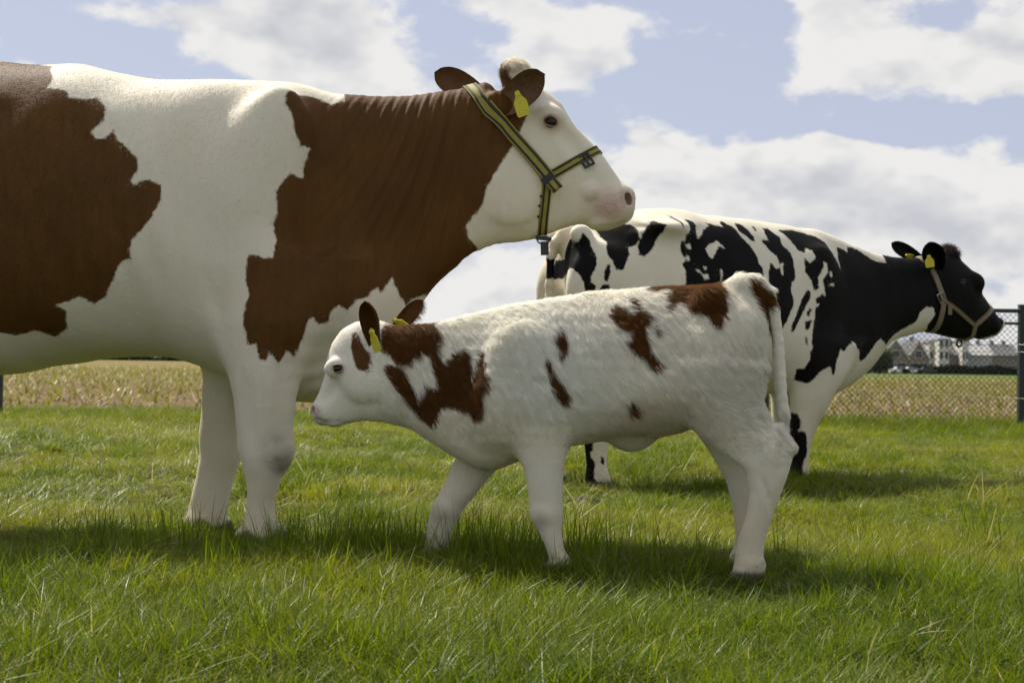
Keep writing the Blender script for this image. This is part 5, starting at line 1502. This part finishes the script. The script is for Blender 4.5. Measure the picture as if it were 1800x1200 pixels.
m_bw = coat_mat('black_and_white_coat', (.74, .69, .57), (.0060, .0052, .0046), (.0080, .0064, .0054), edge=.022, rough=.55, dark_spec=.07)
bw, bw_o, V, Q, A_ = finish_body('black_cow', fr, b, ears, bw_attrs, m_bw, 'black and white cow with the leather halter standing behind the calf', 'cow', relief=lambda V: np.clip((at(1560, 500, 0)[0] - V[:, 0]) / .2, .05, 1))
for e_ in eye_hit:
    ev, ef = sphere_np((e_[0], e_[1] - math.copysign(.0125, e_[1]), e_[2]), .0188)
    obj('eye', mesh_np('eye', ev, ef), m_eye, bw)
    eyelid(bw, e_, .0215, .0150, -.4, .0034, m_lid_dark)
tag_mesh('ear_tag', at(1634, 459, -.185), np.array(at(1634, 446, -.18)) - np.array(at(1637, 471, -.18)), (1, -.5, 0), .066, .046).build('ear_tag', m_tag, bw)['label'] = 'yellow tag in the upright near ear'
tag_mesh('ear_tag', at(1598, 450, .12), np.array(at(1590, 448, .12)) - np.array(at(1606, 453, .12)), (.3, -1, 1), .05, .03).build('ear_tag', m_tag, bw)['label'] = 'yellow tag showing at the far ear'
# crest hair between the ears
bf = np.random.default_rng(44)
wgt = blob(V, at(1666, 443, 0), (.085, .09, .07)) + 1e-9
def bl_len(P): return bf.uniform(.012, .042, len(P))
def bl_flow(P): f = np.zeros_like(P); f[:, 2] = 1; f[:, 0] = bf.normal(.2, .5, len(P)); f[:, 1] = bf.normal(0, .5, len(P)); return f
fur_for('fur', bw, V, Q, A_, 1100, bf, bl_len, bl_flow, (.4, .36, .3), (.05, .04, .035), .9, .0006, .5, .006, wgt)
# thin short coat
vis = np.where(V[:, 1] > .08, .2, 1.0)
def bs_len(P): return bf.uniform(.006, .011, len(P))
def bs_flow(P): f = np.zeros_like(P); f[:, 0] = -.5 + .2 * noise3(P, 6, 81); f[:, 2] = -.9; return f
fur_for('fur', bw, V, Q, A_, 110000, bf, bs_len, bs_flow, (.78, .73, .61), (.0075, .0062, .0052), .10, .0005, .15, .014, vis)
# halter
m_leather = simple_mat('old_leather', (.20, .155, .10), .6, .25, 40, .3, .002)
h2 = empty('halter', (fr.o[0], fr.o[1], 0), fr.psi)
tag(h2, "pale brown leather halter on the black cow's head", 'halter')
def sz2(px, py, t=0.0): return np.array(fr.sz(px, py, t))
K = sz2(1659, 528, -.10)
_, q1 = strap('crown_strap', b, K, sz2(1612, 452), .032, -hp, hp, m_leather, h2)
_, q2 = strap('throat_strap', b, K, sz2(1634, 586), .030, -hp, hp, m_leather, h2)
M_ = sz2(1712, 572, -.065)
_, q3 = strap('nose_strap', b, M_, sz2(1737, 538), .028, -hp, hp, m_leather, h2)
_, q4 = strap('chin_strap', b, M_, sz2(1700, 600), .028, -hp, hp, m_leather, h2)
# cheek straps, both sides, from ring to nose strap
for sg in (-1, 1):
    Pn = []
    for i in range(12):
        f_ = i / 11; q = K * (1 - f_) + M_ * f_
        row = []
        for j in range(3):
            dd = (M_ - K) / np.linalg.norm(M_ - K); nrm2 = np.array([-dd[1], dd[0]]); qq = q + nrm2 * (j - 1) * .012
            h_ = b.cast(np.array([qq[0], sg * .35, qq[1]]), np.array([0, -sg, 0.]), 0, .7)
            row.append(h_ if h_ is not None else np.array([qq[0], sg * .09, qq[1]]))
        Pn.append(row)
    Pn = np.array(Pn); Nn = b.normal(Pn.reshape(-1, 3)).reshape(Pn.shape)
    Vc = np.concatenate([(Pn + Nn * .008).reshape(-1, 3), (Pn + Nn * .001).reshape(-1, 3)]); F_ = []
    for i in range(11):
        for j in range(2):
            a_ = i * 3 + j; F_.append((a_, a_ + 1, a_ + 4, a_ + 3)); F_.append((a_ + 36, a_ + 39, a_ + 40, a_ + 37))
        for j in (0, 2): a_ = i * 3 + j; F_.append((a_, a_ + 3, a_ + 39, a_ + 36))
    obj('cheek_strap', mesh_np('cheek_strap', Vc, np.array(F_)), m_leather, h2)
p_, n_ = near(1655, 523, .010, b, fr)
mb = MB(); ax1 = np.array([.5, 0, -.86]); ax1 -= n_ * (ax1 @ n_); ax1 /= np.linalg.norm(ax1); ax2 = np.cross(n_, ax1)
mb.tube([p_ + ax1 * a + ax2 * c for (a, c) in ((-.024, -.02), (.024, -.02), (.024, .02), (-.024, .02), (-.024, -.02))], .0036, 6); mb.build('buckle', m_metal, h2)
p_, n_ = near(1670, 545, .012, b, fr); mb = MB(); plate(mb, p_, n_, np.array([.12, 0, -1.]), .05, .024, .005); mb.build('strap_end', m_leather, h2)
p_ = np.array(at(1686, 603, -.02)); mb = MB(); mb.tube([p_ + np.array([.018 * math.cos(a), 0, .018 * math.sin(a)]) for a in np.linspace(0, 6.283, 13)], .006, 6, False); mb.build('ring', m_black, h2, True)
# ================================================================== fence, houses, trees
def wpt(px, py, Y):
    d = ray(px, py); return CC + d * ((Y - CC[1]) / d[1])
def gx_at(px, Y): return wpt(px, 700, Y)[0]
m_green = simple_mat('dark_green_paint', (.010, .020, .016), .45, .2, 30)
m_wire = simple_mat('fence_wire', (.016, .022, .018), .5, .15, 30)
m_cord = simple_mat('pale_electric_cord', (.55, .47, .34), .6, .1, 30)
fence = empty('chain_link_fence', (gx_at(1795, FENCE_Y), FENCE_Y, 0))
tag(fence, 'dark green chain-link fence with top rail behind the black cow', 'fence')
X1 = gx_at(1795, FENCE_Y); X0f = gx_at(1290, FENCE_Y); X2 = X1 + 2.5
ztop = wpt(1795, 541, FENCE_Y)[2]; zmid = wpt(1780, 563, FENCE_Y)[2]
for xx in (X1, X1 - 2.5, X2):
    mb = MB(); mb.box(xx - .030 - X1, xx + .030 - X1, -.03, .03, -.25, ztop + .02)
    mb.box(xx - .034 - X1, xx + .034 - X1, -.034, .034, ztop + .02, ztop + .032)
    mb.build('post', m_green, fence)
for zz, r in ((ztop - .03, .020), (zmid - .03, .014)):
    mb = MB(); mb.tube([(X0f - X1, .0, zz), (X2 - X1, .0, zz)], r, 8); mb.build('rail', m_green, fence, True)
# woven wire: zig-zag strands
V, F = [], []
pitch = .056; rw = .0026; zt = ztop - .02; zb_ = .03
def seg(a, c):
    b0 = len(V); a = np.array(a); c = np.array(c); d = c - a; d /= np.linalg.norm(d)
    u1 = np.cross(d, [0, 1, 0]); u1 /= np.linalg.norm(u1); u2 = np.array([0, 1, 0])
    for p_ in (a, c):
        for k in range(3):
            t_ = k * 2.0944; V.append(tuple(p_ + rw * (u1 * math.cos(t_) + u2 * math.sin(t_))))
    for k in range(3): F.append((b0 + k, b0 + (k + 1) % 3, b0 + 3 + (k + 1) % 3, b0 + 3 + k))
Hh = zt - zb_
n_l = int((X2 - X0f + Hh) / pitch)
for i in range(n_l):
    xa = X0f - Hh + i * pitch
    for sgn in (1, -1):
        # straight diagonal clipped to the panel
        if sgn > 0: x0_, z0_, x1_, z1_ = xa, zb_, xa + Hh, zt
        else: x0_, z0_, x1_, z1_ = xa, zt, xa + Hh, zb_
        def clip(xc, zc): return xc, zc
        t0_ = max(0, (X0f - x0_) / Hh); t1_ = min(1, (X2 - x0_) / Hh)
        if t1_ - t0_ < .02: continue
        seg((x0_ + Hh * t0_ - X1, .0012 * sgn, z0_ + (z1_ - z0_) * t0_), (x0_ + Hh * t1_ - X1, .0012 * sgn, z0_ + (z1_ - z0_) * t1_))
me = bpy.data.meshes.new('wire_mesh'); me.from_pydata(V, [], F)
tag(obj('wire_mesh', me, m_wire, fence), 'woven diamond wire mesh', kind='stuff')
# electric cords strung in front of it
for (pts_, nm) in (([(1380, 676), (1500, 684), (1610, 690), (1700, 695), (1830, 702)], 'lower'), ([(1380, 605), (1560, 606), (1690, 607), (1830, 605)], 'upper'), ([(1400, 619), (1560, 616), (1690, 618), (1830, 619)], 'mid')):
    Yc = FENCE_Y - .25
    mb = MB(); mb.tube([wpt(x, y, Yc) for (x, y) in pts_], .0042 if nm == 'lower' else .0024, 6)
    o = mb.build('electric_cord', m_cord if nm == 'lower' else m_metal, None, True)
    tag(o, {'lower': 'pale cord strung low above the grass before the wire fence', 'upper': 'thin upper wire strung level below the black cow\'s chin', 'mid': 'thin second wire strung just below the upper wire'}[nm], 'cord', 'cords along the fence')
# post at the left edge of the field
xl = gx_at(-2, 13.4)
mb = MB(); mb.box(xl - .028, xl + .028, 13.37, 13.43, -.25, .95); mb.tube([(xl, 13.36, .62), (xl, 13.33, .62)], .012, 8); mb.tube([(xl, 13.36, .34), (xl, 13.33, .34)], .012, 8)
tag(mb.build('fence_post', simple_mat('weathered_post', (.035, .032, .028), .8, .3, 12)), 'dark fence post at the edge of the brown field, far left', 'post')
# dung crumbs in the grass
m_dung = simple_mat('dung', (.035, .026, .017), .9, .3, 60)
for k, (px, py, r) in enumerate(((1022, 894, .020), (1044, 897, .017), (1002, 897, .013))):
    d_ = ray(px, py); kk = -CC[2] / d_[2] * .985; p_ = CC + d_ * kk
    ev, ef = sphere_np((0, 0, 0), r, 10, 7, (1.25, 1, .8)); ev = ev * (1 + .18 * noise3(ev, 140, 70 + k)[:, None] * .6)
    o = obj('dung_crumb', mesh_np('dung_crumb', ev, ef), m_dung, None, (p_[0], p_[1], .045))
    tag(o, ['dark dung crumb in the grass, middle of three', 'dark dung crumb in the grass, rightmost of three', 'smallest dark dung crumb, leftmost of three'][k], 'dung', 'dung crumbs behind the calf')

# --- far houses
m_white = simple_mat('white_render', (.62, .60, .55), .8, .06, .5)
m_brick = simple_mat('grey_brown_brick', (.24, .20, .175), .9, .2, 1.2)
m_pale = simple_mat('grey_cladding', (.36, .35, .35), .8, .15, .8)
m_roof = simple_mat('dark_roof_tiles', (.10, .10, .105), .7, .25, 1.0)
m_glass = simple_mat('window_glass', (.035, .04, .05), .12, .2, .5)
m_blue = simple_mat('blue_panel', (.13, .14, .26), .6, .1, .5)
HY = 330.0
def house(name, pxl, pxr, pytop, pybase, kind, label, depth=9.0, group=None, Y=HY):
    x0 = wpt(pxl, 650, Y)[0]; x1 = wpt(pxr, 650, Y)[0]; zt_ = wpt((pxl + pxr) / 2, pytop, Y)[2]
    base = -.1
    root = empty(name, ((x0 + x1) / 2, Y, base)); tag(root, label, 'house', group)
    w2 = (x1 - x0) / 2; H = zt_ - base
    if kind == 'gable':      # gable end faces the viewer, white barge boards
        eave = H * .52
        mb = MB(); mb.add([(-w2, 0, 0), (w2, 0, 0), (w2, 0, eave), (0, 0, H), (-w2, 0, eave), (-w2, depth, 0), (w2, depth, 0), (w2, depth, eave), (0, depth, H), (-w2, depth, eave)],
                          [(0, 1, 2, 3, 4), (9, 8, 7, 6, 5), (0, 5, 6, 1), (1, 6, 7, 2), (4, 9, 5, 0)]); mb.build('wall', m_brick, root)
        mb = MB(); ov = .35; sl = (H - eave) / w2
        for sg in (-1, 1):
            mb.add([(sg * (w2 + ov), -ov, eave - sl * ov + .06), (0, -ov, H + .06), (0, depth + ov, H + .06), (sg * (w2 + ov), depth + ov, eave - sl * ov + .06),
                    (sg * (w2 + ov), -ov, eave - sl * ov + .28), (0, -ov, H + .28), (0, depth + ov, H + .28), (sg * (w2 + ov), depth + ov, eave - sl * ov + .28)],
                   [(0, 1, 2, 3), (4, 7, 6, 5), (0, 4, 5, 1), (2, 6, 7, 3), (0, 3, 7, 4)])
        rf_ = mb.build('roof', m_roof, root)
        mb = MB(); mb.box(-.45, .45, depth * .45, depth * .45 + .7, H - .3, H + .9); mb.build('chimney', m_brick, rf_)
        for sg in (-1, 1):
            mb = MB(); mb.add([(sg * (w2 + ov), -ov - .06, eave - sl * ov - .45), (sg * (w2 + ov), -ov - .06, eave - sl * ov + .3), (0, -ov - .06, H + .3), (0, -ov - .06, H - .45),
                               (sg * (w2 + ov), -ov - .01, eave - sl * ov - .45), (sg * (w2 + ov), -ov - .01, eave - sl * ov + .3), (0, -ov - .01, H + .3), (0, -ov - .01, H - .45)],
                              [(0, 1, 2, 3), (7, 6, 5, 4), (0, 4, 5, 1), (1, 5, 6, 2), (3, 2, 6, 7), (0, 3, 7, 4)]); mb.build('barge_board', m_white, root)
        wins = [(-w2 * .5, .9, w2 * .34, 1.6), (w2 * .5, .9, w2 * .34, 1.6), (0, eave * .95, w2 * .30, 1.5)]
        dr = True
    elif kind == 'block':
        mb = MB(); mb.box(-w2, w2, 0, depth, 0, H); mb.build('wall', m_white, root)
        mb = MB(); mb.box(-w2 - .2, w2 + .2, -.2, depth + .2, H, H + .35); mb.build('roof', m_pale, root)
        wins = [(x, z, min(w2 * .28, .8), 1.5) for z in np.arange(.9, H - 1.6, 2.7) for x in (-w2 * .5, w2 * .5)]; dr = False
    else:                    # terrace: low eaves, long roof
        eave = H * .62
        mb = MB(); mb.box(-w2, w2, 0, depth, 0, eave); mb.build('wall', m_brick if kind == 'terrace' else m_pale, root)
        mb = MB(); mb.add([(-w2 - .3, -.5, eave), (w2 + .3, -.5, eave), (w2 + .3, depth / 2, H), (-w2 - .3, depth / 2, H), (-w2 - .3, depth + .5, eave), (w2 + .3, depth + .5, eave)],
                          [(0, 1, 2, 3), (3, 2, 5, 4), (0, 3, 4), (1, 5, 2), (0, 4, 5, 1)]); rf_ = mb.build('roof', m_roof if kind == 'terrace' else m_pale, root)
        for q in (-.6, .3): mb = MB(); mb.box(w2 * q - .4, w2 * q + .4, depth / 2 - .4, depth / 2 + .4, H - .5, H + .8); mb.build('chimney', m_brick, rf_)
        nw_ = max(2, int(w2 * 2 / 2.6)); wins = [(-w2 + (i + .5) * 2 * w2 / nw_, z, .55, 1.3) for i in range(nw_) for z in ((.9, 3.3) if eave > 4.6 else (.9,))]; dr = True
    for (x, z, hw, h_) in wins:
        mb = MB(); mb.box(x - hw - .1, x + hw + .1, -.08, -.01, z - .1, z + h_ + .1); wn = mb.build('window', m_white, root)
        mb = MB(); mb.box(x - hw, x + hw, -.11, -.082, z, z + h_); mb.build('pane', m_glass, wn)
    if dr:
        mb = MB(); mb.box(w2 * .05 - .5, w2 * .05 + .5, -.09, -.02, 0, 2.1); mb.build('door', m_blue, root)
    return root
house('gabled_house', 1552, 1596, 596, 655, 'gable', 'leftmost dark-roofed gabled house beyond the bush', 12)
house('gabled_house', 1597, 1632, 598, 655, 'gable', 'dark-roofed gabled house between another gable and the blue-fronted house', 12)
house('tall_house', 1633, 1649, 602, 655, 'block', 'narrow pale house between the gabled house and the white tower block', 11)
house('tall_house', 1650, 1668, 597, 655, 'block', 'wide white rendered block right of the gabled houses', 12, Y=HY - 4)
house('brick_house', 1669, 1690, 603, 655, 'terrace', 'small brown house between the two white blocks', 10)
house('tall_house', 1691, 1702, 600, 650, 'block', 'slender white block below the black cow\'s chin', 11, Y=HY - 3)
house('terrace_house', 1703, 1745, 603, 655, 'grey', 'grey terrace right of the slender white block', 10)
house('terrace_house', 1746, 1792, 604, 655, 'terrace', 'brown terrace house beside the green fence post', 10)
house('terrace_house', 1793, 1850, 603, 655, 'grey', 'grey terrace beyond the green fence post at the right edge', 10)
house('gabled_house', 1500, 1548, 600, 655, 'gable', 'gabled house behind the black cow\'s neck', 12, Y=HY + 6)
# garden hedge and cars before the houses
m_hedge, nt, out = mat_new('hedge_leaves')
tcn = nt.node('ShaderNodeTexCoord'); c = nt.mix(nt.noise(tcn.outputs['Object'], 2.0, 5, .6), C4(.012, .022, .010), C4(.04, .055, .022)); principled(nt, out, c, .9)
def leaf_cloud(name, c, r, n, size, mat, parent=None, seed=0):
    rr = np.random.default_rng(seed)
    d_ = rr.normal(0, 1, (n, 3)); d_ /= np.linalg.norm(d_, axis=1, keepdims=True)
    P_ = np.asarray(c) + d_ * np.asarray(r) * (rr.random((n, 1)) ** .4) * (1 + .18 * noise3(d_ * 3, 1.5, seed + 5)[:, None])
    a_ = rr.normal(0, 1, (n, 3)); a_ /= np.linalg.norm(a_, axis=1, keepdims=True)
    b_ = np.cross(a_, rr.normal(0, 1, (n, 3))); b_ /= np.linalg.norm(b_, axis=1, keepdims=True)
    sz_ = size * rr.uniform(.6, 1.3, (n, 1))
    V_ = np.stack([P_ - a_ * sz_, P_ + b_ * sz_ * .5, P_ + a_ * sz_, P_ - b_ * sz_ * .5], 1).reshape(-1, 3)
    F_ = np.arange(n * 4).reshape(n, 4)
    return obj(name, mesh_np(name, V_, F_, None, False), mat, parent)
m_leaf, nt, out = mat_new('tree_leaves')
tcn = nt.node('ShaderNodeTexCoord'); c = nt.mix(nt.noise(tcn.outputs['Object'], .9, 4, .6), C4(.022, .045, .010), C4(.085, .12, .028))
p = nt.node('ShaderNodeBsdfPrincipled', ins={'Base Color': c, 'Roughness': .6}); tr = nt.node('ShaderNodeBsdfTranslucent', ins={'Color': c})
mx = nt.node('ShaderNodeMixShader', ins={0: .3, 1: p.outputs[0], 2: tr.outputs[0]}); nt.l.new(mx.outputs[0], out.inputs[0])
m_bark = simple_mat('bark', (.07, .055, .04), .9, .3, 3)
def bush(name, px, pytop, pybase, wpx, Y, label, cat, seed):
    g = wpt(px, pybase, Y); zt_ = wpt(px, pytop, Y)[2]; hw = wpx / 2 / FPX * Y
    root = empty(name, (g[0], Y, -.1)); tag(root, label, cat)
    mb = MB(); H = zt_ + .1
    mb.tube([(0, 0, 0), (.1, 0, H * .35), (0, .1, H * .7)], [.28, .2, .08], 7)
    for k in range(4): mb.tube([(.05, 0, H * .3), (hw * .5 * math.cos(k * 1.7), hw * .4 * math.sin(k * 1.7), H * .65)], [.12, .04], 5)
    mb.build('trunk', m_bark, root)
    leaf_cloud('crown', (0, 0, H * .54), (hw, hw, H * .48), 3000, .28, m_leaf, root, seed)
bush('round_tree', 1546, 612, 656, 44, 270, 'round green tree left of the far houses, under the black cow\'s neck', 'tree', 5)
bush('shrub', 1520, 632, 656, 24, 262, 'low green shrub at the foot of the round tree', 'shrub', 6)
V, F = [], []
xh0, xh1 = wpt(1600, 650, 318)[0], wpt(1860, 650, 318)[0]
hq = np.random.default_rng(9)
mbh = empty('garden_hedge', ((xh0 + xh1) / 2, 318, -.1)); tag(mbh, 'long dark clipped hedge in front of the far houses', 'hedge')
nn = 9000; hx = hq.uniform(xh0, xh1, nn) - (xh0 + xh1) / 2; hy = hq.uniform(-.5, .5, nn); hz = hq.random(nn) ** .7 * (1.9 + .25 * np.sin(hx * .7))
a_ = hq.normal(0, 1, (nn, 3)); a_ /= np.linalg.norm(a_, axis=1, keepdims=True); b_ = np.cross(a_, hq.normal(0, 1, (nn, 3))); b_ /= np.linalg.norm(b_, axis=1, keepdims=True)
P_ = np.stack([hx, hy, hz], 1); V_ = np.stack([P_ - a_ * .3, P_ + b_ * .16, P_ + a_ * .3, P_ - b_ * .16], 1).reshape(-1, 3)
obj('foliage', mesh_np('foliage', V_, np.arange(nn * 4).reshape(nn, 4), None, False), m_hedge, mbh)
# parked cars by the gabled houses
m_carw = simple_mat('white_car_paint', (.62, .62, .6), .25, .03, 1); m_card = simple_mat('dark_car_paint', (.03, .03, .04), .25, .05, 1); m_tyre = simple_mat('tyre', (.012, .012, .012), .8, .1, 3)
def car(px, mat, label, Y=300.0):
    x = wpt(px, 655, Y)[0]; root = empty('parked_car', (x, Y, -.1)); tag(root, label, 'car', 'cars parked before the houses')
    prof = [(-2.1, .35), (-2.1, .8), (-1.95, .95), (-1.3, 1.0), (-.7, 1.45), (.9, 1.45), (1.5, 1.0), (2.05, .9), (2.1, .35)]
    V_ = [(a, y, z) for y in (-.85, .85) for (a, z) in prof]; n = len(prof)
    mb = MB(); mb.add(V_, [tuple(range(n)), tuple(range(2 * n - 1, n - 1, -1))] + [(i, n + i, n + (i + 1) % n, (i + 1) % n) for i in range(n)]); mb.build('body', mat, root)
    for (a, c_) in ((-.6, .1), (.15, .95)):
        mb = MB(); mb.add([(a, -.865, 1.02), (c_ + .25 * (c_ > .5), -.865, 1.02), (c_, -.865, 1.36), (a + .15 * (a < 0), -.865, 1.36)], [(0, 1, 2, 3)]); mb.build('window', m_glass, root)
    for a in (-1.3, 1.3):
        for y in (-.88, .88): mb = MB(); mb.tube([(a, y - .1, .33), (a, y + .1, .33)], .33, 12); mb.build('wheel', m_tyre, root)
car(1581, m_carw, 'white car parked by the leftmost gabled house'); car(1601, m_carw, 'white car parked between the two gabled houses'); car(1628, m_card, 'dark car parked left of the white block')
# dark wood on the left horizon
rr = np.random.default_rng(77); nn = 26000
tx = rr.uniform(-420, 60, nn); hgt = 4.2 + 1.6 * np.sin(tx * .05) + 1.2 * np.sin(tx * .21 + 1); tz = rr.random(nn) ** .8 * np.maximum(hgt, 1.5); ty = rr.uniform(640, 655, nn)
a_ = rr.normal(0, 1, (nn, 3)); a_ /= np.linalg.norm(a_, axis=1, keepdims=True); b_ = np.cross(a_, rr.normal(0, 1, (nn, 3))); b_ /= np.linalg.norm(b_, axis=1, keepdims=True)
P_ = np.stack([tx, ty, tz - .1], 1); V_ = np.stack([P_ - a_ * .9, P_ + b_ * .6, P_ + a_ * .9, P_ - b_ * .6], 1).reshape(-1, 3)
tag(obj('far_wood', mesh_np('far_wood', V_, np.arange(nn * 4).reshape(nn, 4), None, False), m_hedge), 'dark strip of distant wood on the horizon at left', 'wood', kind='stuff')
